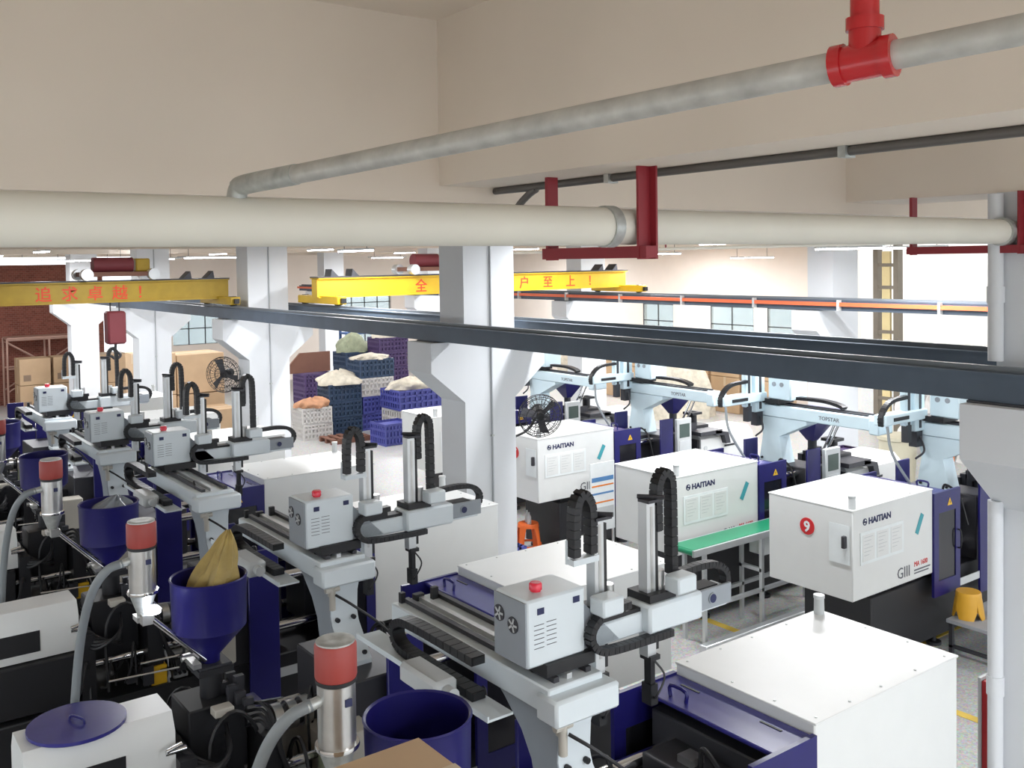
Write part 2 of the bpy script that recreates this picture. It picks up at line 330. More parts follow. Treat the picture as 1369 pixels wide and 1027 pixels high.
for y, xr, lab in ((2.80, -3.47, 'dark red steel bracket frame beside the cream pipe coupling below the beam'), (5.955, -3.57, 'dark red bracket frame at the cream pipe end by the corner column')):
    g = empty('pipe_bracket', (PX, y, 4.58)); b = g.location.copy(); xf = PX+.085
    MB().box(xf, xf+.012, y-.038, y+.038, 4.20, 4.58).box(xf, xf+.045, y+.028, y+.038, 4.20, 4.58).build('post', 'bracket', g, b)
    MB().box(xr, xr+.02, y-.03, y+.03, 4.20, 4.58).build('post', 'bracket', g, b)
    MB().box(xr-.02, xf+.05, y-.035, y+.03, 4.205, 4.254).build('arm', 'bracket', g, b)
    tag(g, lab, 'bracket')
cd = empty('conduit_pipe', (-4, 2.93, 4.56)); b = cd.location.copy()
MB().tube([(-3.95, 2.93, 4.42), (-3.85, 2.93, 4.50), (-3.72, 2.93, 4.555), (-3.55, 2.93, 4.563), (3, 2.93, 4.563)], .018, 10, 8).build('pipe', 'conduit', cd, b)
for x in (-3.2, -2.0, -.7): MB().box(x-.015, x+.015, 2.90, 2.96, 4.54, 4.58).build('clip', 'galv', cd, b)
tag(cd, 'dark conduit clipped along the underside of the ceiling beam', 'conduit')
dp = empty('drain_pipe', (0, 0, 0)); p = Vector((aty(1331, 600, 5.945).x, 5.945, 0)); dp.location = p
MB().cyl((p.x, p.y, .0), (p.x, p.y, 2.67), .045, n=18).build('pipe', 'column', dp, p)
for z in (1.45, .6): MB().cyl((p.x, p.y, z), (p.x, p.y, z+.12), .052, n=18).build('socket', 'column', dp, p)
tag(dp, 'white plastic drain pipe running down beside the corner column', 'pipe')
dp2 = MB().cyl((p.x, p.y, 3.54), (p.x, p.y, 4.57), .045, n=18).cyl((p.x, p.y, 3.9), (p.x, p.y, 4.0), .052, n=18).build('drain_pipe', 'column'); tag(dp2, 'white drain pipe length above the crane rail beside the corner column', 'pipe')
# sprinkler pipe further back
for i, (x0, y0, x1, z) in enumerate(((-15, 9.2, -3, 4.33),)):
    g = empty('sprinkler_pipe', (x0, y0, z)); b = g.location.copy()
    MB().cyl((x0, y0, z), (x1, y0, z), .02, n=10).build('pipe', 'pipe', g, b)
    for q in range(5):
        xx = x0+1.2+q*2.4; MB().cyl((xx, y0, z), (xx, y0, 5.4), .012, n=8).build('hanger', 'bracket', g, b)
    tag(g, 'thin white sprinkler pipe hung across the hall above the cranes', 'pipe')

# ================================================================== CEILING LIGHTS
def led(px, py, X, length=1.2, ax='y', lab=''):
    p = atx(px, py, X); z = p.z
    g = empty('led_light', (p.x, p.y, z+.03)); b = g.location.copy(); hx, hy = (length/2, .045) if ax == 'x' else (.045, length/2)
    MB().box(p.x-hx, p.x+hx, p.y-hy, p.y+hy, z+.012, z+.04, .006).build('housing', 'panelgrey', g, b)
    MB().box(p.x-hx*.97, p.x+hx*.97, p.y-hy*.8, p.y+hy*.8, z-.006, z+.012).build('tube', 'led', g, b)
    for s in (-.7, .7): MB().cyl((p.x+hx*s*(ax == 'x'), p.y+hy*s*(ax == 'y'), z+.03), (p.x+hx*s*(ax == 'x'), p.y+hy*s*(ax == 'y'), 5.4), .005, n=6).build('suspension_wire', 'iron', g, b)
    l = bpy.data.lights.new('led_glow', 'AREA'); l.shape = 'RECTANGLE'; l.size = max(.1, hx*2); l.size_y = max(.1, hy*2); l.energy = LED_W; l.color = (.95, .97, 1.)
    lo = bpy.data.objects.new('led_glow', l); col.objects.link(lo); lo.location = (0, 0, -.045); lo.parent = g
    tag(g, lab, 'light', 'lit ceiling lights')
LL = 'white LED batten lit below the ceiling '
led(475, 336, -12.6, 1.0, 'x', LL+'in front of the wide bracketed column'); led(1135, 333, -7.4, 1.0, 'x', LL+'beside the further column behind machine nine')
led(1221, 332, -7.6, 1.0, 'x', LL+'near the tall bright opening'); led(285, 345, -19, 1.4, 'y', LL+'above the crane end stops')
led(195, 347, -23, 1.6, 'y', LL+'above the rusty hoist trolley'); led(111, 349, -25, 1.6, 'y', LL+'above the brick wall edge')
led(62, 350, -27, 1.6, 'y', LL+'above the red brick wall'); led(885, 340, -14, 1.0, 'x', LL+'above the orange conductor rail')
led(1005, 345, -16.5, 1.4, 'x', LL+'near the cartons by the far wall'); led(518, 345, -24, 1.2, 'y', LL+'above the stacked crates')
# added fill lights that brighten the hall
def added_led(x, y, lab):
    z = 4.52; g = empty('led_light', (x, y, z)); b = g.location.copy()
    MB().box(x-.6, x+.6, y-.045, y+.045, z-.01, z+.02, .006).build('housing', 'panelgrey', g, b); MB().box(x-.58, x+.58, y-.036, y+.036, z-.028, z-.01).build('tube', 'led', g, b)
    for s in (-.4, .4): MB().cyl((x+s, y, z+.02), (x+s, y, 5.4), .005, n=6).build('suspension_wire', 'iron', g, b)
    l = bpy.data.lights.new('led_glow', 'AREA'); l.shape = 'RECTANGLE'; l.size = 1.2; l.size_y = .1; l.energy = LED_W*(2.6 if y > 14 else 1.25 if x < -18 else 1); l.color = (.95, .97, 1.)
    lo = bpy.data.objects.new('led_glow', l); col.objects.link(lo); lo.location = (0, 0, -.06); lo.parent = g
    tag(g, lab, 'light', 'lit ceiling lights')
for (x, y) in ((1.2, 4.6), (3.0, 1.2), (3.4, 5.2), (3.2, 9.0), (-5.6, 7.3), (-8.6, 7.4), (-13.4, 7.6), (-6.0, 11.6), (-9.2, 11.6), (-13.0, 11.4), (-19.6, 9.3), (-26.0, 9.3), (-20.2, 15.4), (-14.2, 16.2), (-26.4, 15.4), (-20, 20.6), (-26.5, 20.6), (-13.6, 3.8), (-20.2, 3.8), (-26.5, 4)):
    added_led(x, y, 'added LED fill light brightening the hall, high below the ceiling among the beams')

# ================================================================== INJECTION MOULDING MACHINES
# local frame: x across, y from the clamp end (0) to the injection end, z up from the floor
def warning(parent, loc, right, size=.09):
    r = Vector(right); n = r.cross(Vector((0, 0, 1)))
    L = Vector(loc); a = L-r*size/2; c = L+r*size/2; t_ = L+Vector((0, 0, size*.87))
    q = MB().add([a, c, t_, a+n*.003, c+n*.003, t_+n*.003], [(3, 4, 5), (0, 3, 5, 2), (1, 2, 5, 4), (0, 1, 4, 3)])
    s = q.build('warning_sign', 'warn', parent)
    m_ = L+Vector((0, 0, size*.14)); MB().obox(m_+Vector((0, 0, size*.22))+n*.0035, r*size*.05, Vector((0, 0, size*.16)), n*.001).build('warning_mark', 'black', s)
def side_guard(parent, sx, y0, y1, z0, z1, glass=True):
    x = sx*.5; t = .03; fw = .09
    q = MB().box(x-t/2, x+t/2, y0, y0+fw, z0, z1).box(x-t/2, x+t/2, y1-fw, y1, z0, z1).box(x-t/2, x+t/2, y0+fw, y1-fw, z0, z0+.16).box(x-t/2, x+t/2, y0+fw, y1-fw, z1-.22, z1)
    g = q.build('side_guard', 'navy', parent)
    MB().box(x-.006, x+.006, y0+fw, y1-fw, z0+.16, z1-.22).build('guard_window', 'windowdark', g)
    MB().tube([(x+sx*.015, y1-.05, z0+.45), (x+sx*.05, y1-.05, z0+.47), (x+sx*.05, y1-.05, z0+.63), (x+sx*.015, y1-.05, z0+.65)], .009, 6, 3).build('handle', 'black', g)
    warning(g, (x+sx*.016, y0+.30, z1-.16), (0, sx, 0))
    return g
def make_machine(far, number=None, docs=False, marks=False):
    r = empty('injection_moulding_machine', (0, 0, 0))
    MB().box(-.40, .40, .45, 4.75, .10, .78, .012).build('bed', 'dark' if not far else 'dark', r)
    for sx in (-.34, .34):
        for y in (.6, 1.7, 2.8, 3.8, 4.6): MB().cyl((sx, y, 0), (sx, y, .03), .08, n=12).cyl((sx, y, .03), (sx, y, .12), .025, n=8).build('levelling_foot', 'iron', r)
    cv = MB().box(-.497, .497, 0, 1.41, .865, 1.75, .008).build('clamp_cover', 'cover', r)
    MB().box(-.505, .505, -.004, 1.412, 1.742, 1.756, .004).build('top_panel', 'cover', cv)
    q = MB()
    for sx in (-.46, .46):
        for y in (.08, .4, .75, 1.05, 1.35): q.cyl((sx, y, 1.755), (sx, y, 1.760), .008, n=8)
    for x in (-.2, .1): q.cyl((x, .05, 1.755), (x, .05, 1.760), .008, n=8).cyl((x, 1.36, 1.755), (x, 1.36, 1.760), .008, n=8)
    q.build('cover_screws', 'galv', cv)
    MB().lathe([(.036, 1.754), (.034, 1.86), (.038, 1.865), (.038, 1.885)], (.45, .06), 14).build('signal_cap', 'cup', r)
    MB().box(-.36, .36, .5, 1.4, .78, .90).build('clamp_frame', 'black', r)
    # blue guard around the mould space
    tc = MB().box(-.49, .49, 1.415, 1.73, 1.665, 1.69, .006).build('top_cover', 'navy_top', r)
    MB().tube([(.30, 1.66, 1.69), (.30, 1.66, 1.75), (.18, 1.66, 1.75), (.18, 1.66, 1.69)], .011, 6, 3).build('handle', 'navy', tc)
    for xa_ in (.22, -.36): MB().box(xa_, xa_+.14, 1.50, 1.515, 1.688, 1.694).build('slot', 'black', tc)
    for sx in (-1, 1):
        side_guard(r, sx, 1.415, 1.93, .60, 1.70)
        MB().box(sx*.485, sx*.515, 2.35, 2.62, .45, 1.76, .006).build('platen_guard', 'navy', r)
        MB().box(sx*.50, sx*.508, 1.93, 2.35, .62, .70).build('guard_track', 'alu', r)
    for sx in (-.27, .27):
        for z in (.98, 1.42): MB().cyl((sx, .9, z), (sx, 2.70, z), .042, n=14).build('tie_bar', 'chrome', r)
    MB().box(-.40, .40, 1.46, 1.72, .80, 1.60, .01).build('moving_platen', 'iron', r)
    MB().box(-.42, .42, 2.44, 2.84, .78, 1.50, .01).build('fixed_platen', 'iron', r)
    md = MB().box(-.21, .21, 1.72, 1.98, .92, 1.50, .006).box(-.21, .21, 2.20, 2.44, .92, 1.50, .006).build('mould', 'iron', r)
    MB().tube([(-.1, 1.85, 1.5), (-.14, 1.87, 1.62), (-.3, 1.9, 1.55), (-.42, 1.8, 1.3)], .014, 6).tube([(.1, 2.3, 1.5), (.14, 2.3, 1.6), (.3, 2.3, 1.5), (.4, 2.3, 1.2)], .014, 6).build('cooling_hose', 'black', md)
    MB().box(-.08, .02, 1.8, 1.9, 1.5, 1.54).build('eye_plate', 'steel', md)
    # injection side
    MB().box(-.40, .40, 2.84, 3.0, .78, 1.15).build('nozzle_guard', 'beige' if not far else 'navy', r)
    MB().cyl((0, 2.84, 1.22), (0, 3.9, 1.22), .075, n=16).build('barrel', 'iron', r)
    q = MB()
    for i in range(5): q.cyl((0, 2.95+i*.1, 1.22), (0, 3.01+i*.1, 1.22), .095, n=16)
    q.build('heater_band', 'steel', r)
    MB().box(-.17, .17, 3.43, 3.80, 1.02, 1.50, .01).cyl((0, 3.6, 1.5), (0, 3.6, 1.70), .07, n=14).box(-.11, .11, 3.49, 3.71, 1.66, 1.70).build('feed_throat', 'dark', r)
    for sx in (-.28, .28): MB().cyl((sx, 2.84, 1.05), (sx, 4.5, 1.05), .03, n=12).build('guide_rod', 'chrome', r)
    for ya_, yb_ in ((3.3, 3.42), (3.82, 3.92)): MB().box(-.38, .38, ya_, yb_, .78, 1.32).build('carriage_plate', 'dark', r)
    ww, y0, y1, zt, zb = (.20, 3.92, 4.72, 1.58, 1.20) if not far else (.36, 3.35, 4.6, 1.42, .82)
    xo = -.10 if not far else .05
    ic = MB().prism([(-ww+xo, zb), (ww+xo, zb), (ww+xo, zt-.10), (ww*.72+xo, zt), (-ww*.72+xo, zt), (-ww+xo, zt-.10)], 'y', y0, y1).build('injection_cover', 'cover', r)
    if not far:
        MB().box(xo-ww-.006, xo-ww, y0+.28, y0+.62, zb+.06, zb+.22).build('access_plate', 'black', ic)
        MB().box(-.36, .36, 3.95, 4.7, .80, 1.19, .01).build('drive_housing', 'dark', r)
        q = MB()
        for k in range(5):
            x = -.33-.025*k
            q.tube([(xo-.12, 3.9, 1.36-.03*k), (x, 3.82, 1.30-.02*k), (x-.03, 3.66, 1.20+.03*k), (-.20, 3.58, 1.14+.06*k)], .013, 6)
        for k in range(4): q.tube([(.15, 3.8, 1.3+.03*k), (.33+.02*k, 3.7, 1.2), (.36, 3.5-.05*k, 1.0), (.3, 3.2, .85)], .013, 6)
        for k in range(4): q.tube([(-.15, 3.45, 1.30+.05*k), (-.28-.03*k, 3.38, 1.36+.04*k), (-.34-.03*k, 3.28, 1.1), (-.36, 3.2-.04*k, .82)], .012, 6)
        rr = random.Random(11)
        for k in range(22):
            x0 = rr.uniform(-.42, .42); y0 = rr.uniform(2.95, 3.9); x1 = x0+rr.uniform(-.2, .2); y1 = y0+rr.uniform(-.35, .35)
            x1 = max(-.5, min(.5, x1)); y1 = max(2.9, min(3.95, y1)); zt_ = rr.uniform(1.0, 1.5)
            q.tube([(x0, y0, .82), (x0+.03, y0, zt_*.9), ((x0+x1)/2, (y0+y1)/2, zt_), (x1, y1, zt_*.85), (x1, y1+.05, .9)], rr.uniform(.006, .014), 5, 4)
        q.build('hydraulic_hoses', 'black', r)
        for k, (xx, yy, zz, m_) in enumerate(((-.30, 3.15, 1.0, 'panelgrey'), (-.36, 3.34, .95, 'warn'), (.22, 3.2, 1.1, 'panelgrey'), (-.25, 3.62, 1.52, 'beige'), (.28, 3.55, 1.2, 'loadred'), (-.38, 2.98, 1.2, 'clothgreen'))):
            MB().box(xx-.045, xx+.045, yy-.06, yy+.06, zz-.22 if zz < 1.5 else zz-.05, zz, .006).build('junction_box', m_, r)
        q = MB()
        for k in range(7):
            a = random.uniform(0, 6); q.box(-.3+.05*k, -.26+.05*k, 3.44+.03*(k % 3), 3.5+.03*(k % 3), 1.50, 1.54+.03*(k % 4))
        for k in range(5): q.box(-.42, -.39, 3.0+.13*k, 3.08+.13*k, .82+.05*(k % 3), .92+.05*(k % 2))
        q.build('valve_blocks', 'iron', r)
        q = MB().tube([(-.42, 3.1, 1.0), (-.44, 3.5, 1.02)], .008, 6, 1).tube([(-.46, 3.2, .92), (-.46, 3.75, .95)], .008, 6, 1).tube([(.3, 3.0, 1.2), (.3, 3.35, 1.24)], .01, 6, 1)
        q.cyl((-.30, 3.86, 1.36), (-.30, 3.98, 1.36), .018).cyl((-.36, 3.9, 1.42), (-.36, 3.99, 1.40), .015)
        q.build('chrome_fittings', 'chrome', r)
        g = MB().box(-.43, -.40, 3.05, 3.9, .60, .80).build('sill_plate', 'black', r); warning(g, (-.432, 3.5, .66), (0, -1, 0))
        MB().box(.40, .62, 3.1, 3.7, .86, .875).build('drip_tray', 'greyplate', r)
        MB().box(-.62, -.40, 2.78, 3.02, .9, 1.28, .008).build('end_panel', 'beige', r)
        pb = MB().box(.44, .70, 3.05, 3.42, .80, 1.12, .015).build('pump_box', 'navy', r); MB().cyl((.57, 3.42, .93), (.57, 3.62, .93), .09).build('pump_motor', 'panelgrey', pb)
    else:
        MB().box(.36+xo, .366+xo, 3.9, 4.15, 1.15, 1.18).box(.36+xo, .366+xo, 3.5, 4.2, .86, .90).build('vent_slot', 'black', ic)
        for z in (.98, 1.18): MB().cyl((.36+xo, 3.45, z), (.37+xo, 3.45, z), .04, n=14).build('gauge', 'panelgrey', ic)
        q = MB()
        for k in range(8): q.box(-.2+.05*k, -.13+.05*k, 3.1+.04*(k % 3), 3.3+.05*(k % 4), 1.42, 1.52+.04*(k % 3))
        q.box(.05, .5, 3.25, 3.75, 1.40, 1.46).prism([(3.6, 1.46), (3.9, 1.40), (3.95, 1.22), (3.85, 1.22), (3.8, 1.36), (3.6, 1.38)], 'x', .40, .5)
        q.build('valve_blocks', 'iron', r)
        cp_ = MB().box(.50, .56, 2.66, 2.98, 1.10, 1.74, .01).build('control_panel', 'panelgrey', r)
        MB().box(.56, .563, 2.71, 2.93, 1.45, 1.66).build('screen', 'screen', cp_); MB().box(.56, .564, 2.71, 2.93, 1.16, 1.40).build('keypad', 'alu', cp_)
        # lettering, papers and stickers on the visible side of the cover
        X = .4985
        lg = MB().cyl((X, .20, 1.615), (X+.002, .20, 1.615), .035, n=20).build('logo', 'ink', cv)
        MB().cyl((X+.002, .20, 1.615), (X+.003, .20, 1.615), .024, n=20).build('logo_ring', 'cover', lg)
        MB().obox((X+.004, .20, 1.615), (.0004, 0, 0), (0, .026, 0), (0, 0, .007)).obox((X+.004, .188, 1.625), (.0004, 0, 0), (0, .007, 0), (0, 0, .014)).obox((X+.004, .212, 1.605), (.0004, 0, 0), (0, .007, 0), (0, 0, .014)).build('logo_mark', 'ink', lg)
        text('HAITIAN', .085, 'lettering', 'ink', cv, (X, .26, 1.585), (0, 1, 0), bold=.003, sx=1.15)
        hd = MB().box(X, X+.006, .12, .86, 1.20, 1.52).build('document_holder', 'paper', cv)
        for i in range(3):
            y = .15+.24*i; MB().box(X+.006, X+.009, y, y+.20, 1.23, 1.49).build('document', 'cover', hd)
            q = MB()
            for k in range(6): q.box(X+.009, X+.0096, y+.025, y+.17-.03*(k % 3), 1.46-.035*k, 1.466-.035*k)
            q.build('print', 'panelgrey', hd)
        MB().obox((X+.001, 1.16, 1.43), (.001, 0, 0), (0, .055, .095), (0, .028, -.016)).build('sticker', 'teal', cv)
        text('GIII', .16, 'lettering', 'inkgrey', cv, (X, .75, .93), (0, 1, 0), sx=1.0); text('MA 1600', .075, 'lettering', 'inkred', cv, (X, 1.06, 1.0), (0, 1, 0), sx=.9)
        MB().box(X, X+.001, 1.06, 1.36, .955, .970).box(X, X+.001, 1.06, 1.33, .925, .938).build('print', 'inkgrey', cv)
        # grey lock box and cables at the corner
        MB().box(.40, .44, -.05, 0, 1.38, 1.50, .006).build('switch_box', 'iron', cv)
        MB().box(.24, .47, -.012, -.006, 1.22, 1.60).build('note_sheet', 'paper', cv)
        if number:
            n_ = MB().cyl((-.02, -.001, 1.50), (-.02, -.007, 1.50), .085, n=28).build('number_badge', 'badge', cv)
            text(number, .15, 'number', 'paper', n_, (-.02, -.008, 1.447), (1, 0, 0), align='CENTER', bold=.004)
    return r
NX = [-3.58, -5.98, -8.38, -10.98, -13.65, -16.3, -18.9]
near_labels = ['injection moulding machine beside the corner column, its blue mould space open on top',
 'injection moulding machine whose feed hopper holds a crumpled brown bag',
 'injection moulding machine whose blue hopper has clear film over its rim',
 'injection moulding machine directly behind the robot with shifted carriage',
 'injection moulding machine standing two machines beyond the film covered hopper',
 'injection moulding machine near the cartons, second from the end of the hopper row', 'last injection moulding machine of the hopper row near the brick wall']
mn = make_machine(False)
for i, X in enumerate(NX):
    o = mn if i == 0 else copy_tree(mn)
    o.location = (X, 5.63, 0); o.rotation_euler = (0, 0, math.pi); tag(o, near_labels[i], 'machine', 'injection moulding machines in the hopper row')
far_spots = [(-5.96, 8.08, '9'), (-8.04, 7.83, None), (-10.88, 8.10, '7'), (-13.4, 8.0, None)]
far_labels = ['injection moulding machine with red number 9 badge on its white cover', 'injection moulding machine beside the green conveyor belt, without number badge in view',
              'injection moulding machine with red number 7 badge above the orange stool', 'injection moulding machine half hidden behind the middle bracketed column']
FAR = []
for (X, Y, n), lab in zip(far_spots, far_labels):
    o = make_machine(True, n); FAR.append(o); o.location = (X, Y, 0); tag(o, lab, 'machine', 'injection moulding machines across the aisle')

# ================================================================== TAKE-OUT ROBOTS
def make_robot(slide=0., detail=True):
    # world-like frame: x relative to machine centre, y and z absolute; base on the fixed platen
    B = (0, 2.96, 1.5); r = empty('takeout_robot', B)
    def P(m, n, mt, par=None): return m.build(n, mt, par or r, B if not par else B)
    MB()
    poly = [(-.10, 1.50), (.24, 1.50), (.24, 1.53), (.06, 1.74), (.04, 1.80), (.05, 1.95), (.09, 2.06), (-.50, 2.06), (-.38, 1.98), (-.24, 1.86), (-.16, 1.74)]
    ped = P(MB().prism(poly, 'y', 2.86, 3.06), 'pedestal', 'robot')
    P(MB().prism([(x, z) for x, z in poly], 'y', 2.852, 2.858), 'side_plate', 'robot_dark')
    P(MB().cyl((.05, 2.90, 1.77), (.075, 2.90, 1.77), .016, n=8).cyl((.05, 3.02, 1.77), (.075, 3.02, 1.77), .016, n=8).cyl((.20, 2.90, 1.565), (.225, 2.90, 1.575), .016, n=8).cyl((.20, 3.02, 1.565), (.225, 3.02, 1.575), .016, n=8), 'bolts', 'black')
    P(MB().box(.02, .18, 2.74, 3.14, 2.04, 2.17, .015), 'end_block', 'robot')
    bm_ = P(MB().box(-1.38, .10, 2.76, 3.10, 2.07, 2.20, .008), 'traverse_beam', 'robot')
    for y in (2.84, 2.92, 3.04): MB().box(-1.34, .06, y-.016, y+.016, 2.20, 2.225).build('linear_guide', 'iron' if y != 2.92 else 'alu', bm_, B)
    MB().box(-1.36, -1.33, 2.8, 2.83, 2.2, 2.26).box(-1.30, -1.27, 2.98, 3.02, 2.2, 2.27).box(-1.34, -1.30, 2.88, 2.94, 2.2, 2.24).build('stop_block', 'black', bm_, B)
    P(MB().box(-1.42, -.1, 2.56, 2.70, 2.03, 2.042).box(-1.42, -.1, 2.55, 2.56, 2.03, 2.06), 'chain_tray', 'robot')
    P(MB().chain([(-.3+slide*.5, 2.64, 2.24), (-.9+slide*.5, 2.64, 2.24), (-1.06+slide*.5, 2.64, 2.21), (-1.11+slide*.5, 2.64, 2.15), (-1.06+slide*.5, 2.64, 2.085), (-.9+slide*.5, 2.64, 2.065), (-.3, 2.64, 2.065)], (0, 1, 0), .04, .022), 'cable_chain', 'chain')
    P(MB().box(-.78, -.42, 2.46, 2.60, 2.02, 2.13, .02).cyl((-.42, 2.53, 2.075), (-.36, 2.53, 2.075), .035), 'drive_unit', 'panelgrey')
    P(MB().box(.06, .10, 2.83, 2.87, 1.95, 2.03).cyl((.09, 2.85, 1.86), (.09, 2.85, 2.08), .022, n=10).cyl((.09, 2.80, 2.0), (.09, 2.9, 2.0), .02, n=8), 'air_regulator', 'beige')
    P(MB().tube([(-.2, 2.84, 2.25), (-.02, 2.82, 2.14), (.07, 2.84, 2.02)], .010, 6).tube([(.12, 2.86, 1.97), (.22, 2.95, 1.9), (.26, 3.15, 1.72), (.3, 3.3, 1.5)], .009, 6), 'air_hose', 'black')
    s = slide
    bx = P(MB().box(-.24+s, .02+s, 2.70, 3.06, 2.28, 2.605, .012), 'control_box', 'robot')
    MB().box(-.235+s, .015+s, 2.693, 2.702, 2.29, 2.595).build('fan_panel', 'robot_dark', bx, B)
    for x in (-.19, -.08):
        MB().cyl((x+s, 2.694, 2.50 if x < -.1 else 2.47), (x+s, 2.688, 2.50 if x < -.1 else 2.47), .04, n=18).build('fan_grille', 'iron', bx, B)
        q = MB()
        for k in range(5):
            a = k*1.2566; q.obox((x+s+.02*math.cos(a), 2.687, (2.50 if x < -.1 else 2.47)+.02*math.sin(a)), (.014*math.cos(a), 0, .014*math.sin(a)), (0, .001, 0), (-.005*math.sin(a), 0, .005*math.cos(a)))
        q.build('fan_blades', 'panelgrey', bx, B)
    q = MB()
    for k in range(6):
        for j in range(2): q.box(.0205+s, .0215+s, 2.74+j*.075, 2.80+j*.075, 2.37+k*.022+j*.004, 2.373+k*.022+j*.004)
    q.build('louvre', 'iron', bx, B)
    MB().box(.021+s, .024+s, 2.76, 2.80, 2.53, 2.56).box(.021+s, .024+s, 2.98, 3.02, 2.54, 2.57).build('label_plate', 'ink', bx, B)
    lp = MB().lathe([(.026, 2.605), (.026, 2.613), (.032, 2.613), (.032, 2.640), (.026, 2.648)], (-.08+s, 2.83), 16).build('beacon', 'lampred', bx, B)
    P(MB().box(-.34+s, .04+s, 2.80, 3.10, 2.225, 2.285), 'carriage', 'black')
    P(MB().prism([(3.02, 2.28), (3.30, 2.28), (3.14, 2.44), (3.02, 2.56)], 'x', -.20+s, .0+s), 'gusset', 'robot_dark')
    # kick arm along the machine
    ka = P(MB().box(-.12+s, .0+s, 3.04, 4.12, 2.27, 2.38, .008), 'kick_arm', 'robot')
    MB().box(-.14+s, .06+s, 3.46, 3.86, 2.27, 2.42, .015).build('arm_cover', 'robot', ka, B)
    MB().box(.0+s, .02+s, 3.86, 4.13, 2.29, 2.40, .004).cyl((.02+s, 3.97, 2.345), (.028+s, 3.97, 2.345), .03, n=16).build('end_plate', 'robot_dark', ka, B)
    MB().box(-.11+s, -.01+s, 3.06, 4.05, 2.38, 2.40).build('arm_guide', 'black', ka, B)
    MB().cyl((.0285+s, 3.97, 2.345), (.031+s, 3.97, 2.345), .024, n=16).build('emblem', 'ink', ka, B)
    P(MB().chain([(.05+s, 3.32, 2.47), (.05+s, 3.18, 2.46), (.05+s, 3.09, 2.42), (.05+s, 3.06, 2.36), (.05+s, 3.09, 2.30), (.05+s, 3.18, 2.265), (.05+s, 3.5, 2.255), (.05+s, 3.62, 2.255)], (1, 0, 0), .026, .018, .024), 'cable_chain', 'chain')
    P(MB().chain([(-.06+s, 3.80, 2.50), (-.06+s, 3.98, 2.505), (-.06+s, 4.11, 2.48), (-.06+s, 4.17, 2.41), (-.06+s, 4.14, 2.335), (-.06+s, 4.04, 2.295), (-.06+s, 3.86, 2.275)], (1, 0, 0), .026, .018, .024), 'cable_chain', 'chain')
    # two vertical arms
    for y, zt, cy_ in ((3.20, 2.90, 3.16), (3.56, 2.93, 3.68)):
        P(MB().box(-.14+s, .03+s, y-.07, y+.12, 2.40, 2.46), 'slide_carriage', 'black')
        P(MB().box(.0+s, .11+s, cy_-.06, cy_+.08, 2.455, 2.545, .01), 'servo_cover', 'robot')
        P(MB().cyl((-.04+s, y+.06, 2.46), (-.04+s, y+.06, 2.56), .032, n=12), 'motor', 'steel')
        va = P(MB().box(-.08+s, -.015+s, y-.045, y+.015, 2.12, zt-.0), 'vertical_arm', 'alu')
        MB().box(-.02+s, -.012+s, y-.02, y-.004, 2.2, zt-.02).build('arm_rail', 'steel', va, B)
        MB().box(-.06+s, -.015+s, y+.015, y+.035, 2.15, zt-.02).build('drive_belt', 'black', va, B)
        MB().box(-.08+s, .0+s, y-.045, y+.06, zt, zt+.015).cyl((-.09+s, y-.04, zt+.025), (.02+s, y+.05, zt+.025), .012, n=8).build('top_bracket', 'iron', va, B)
        d = 1 if y > 3.3 else -1; ya = y + (.04 if d > 0 else .0); zz = zt
        P(MB().chain([(-.04+s, y+.05*d, zz-.16), (-.04+s, y+.05*d, zz+.05), (-.04+s, y+.075*d, zz+.12), (-.04+s, y+.105*d, zz+.145), (-.04+s, y+.135*d, zz+.12), (-.04+s, y+.155*d, zz+.05), (-.04+s, y+.16*d, 2.52 if d > 0 else zz-.16)], (1, 0, 0), .030, .022, .024), 'cable_chain', 'chain')
        if d < 0:
            P(MB().box(-.07+s, -.01+s, y-.185, y-.02, zz-.20, zz-.17).box(-.07+s, -.06+s, y-.19, y-.18, zz-.2, zz-.08), 'chain_bracket', 'robot')
        g = P(MB().box(-.08+s, .0+s, y-.04, y+.03, 2.10, 2.125).box(-.07+s, -.02+s, y-.02, y+.01, 1.93, 2.10).box(-.08+s, -.01+s, y-.03, y+.02, 1.86, 1.97), 'gripper', 'black')
        MB().tube([(-.02+s, y, 2.1), (.03+s, y+.03, 2.02), (.02+s, y-.02, 1.92), (-.02+s, y, 1.9)], .006, 5).build('gripper_hose', 'dark', g, B)
    return r
robot_labels = ['take-out robot with red beacon over the machine beside the corner column', 'take-out robot with red beacon above the machine holding a brown bag',
  'take-out robot with its carriage shifted along the beam toward the fan column', 'take-out robot behind the one with the shifted carriage', 'take-out robot furthest along the hopper row, near the cartons']
RX = [(-3.58, 0), (-6.02, 0), (-8.5, -.95), (-11.2, 0), (-14.0, 0)]
rp = None
for i, (X, sl) in enumerate(RX):
    if sl: o = make_robot(sl)
    elif rp is None: o = rp = make_robot()
    else: o = copy_tree(rp)
    o.location = (X, 2.96 if i < 3 else 2.80, 1.5); tag(o, robot_labels[i], 'robot', 'take-out robots of the hopper row')
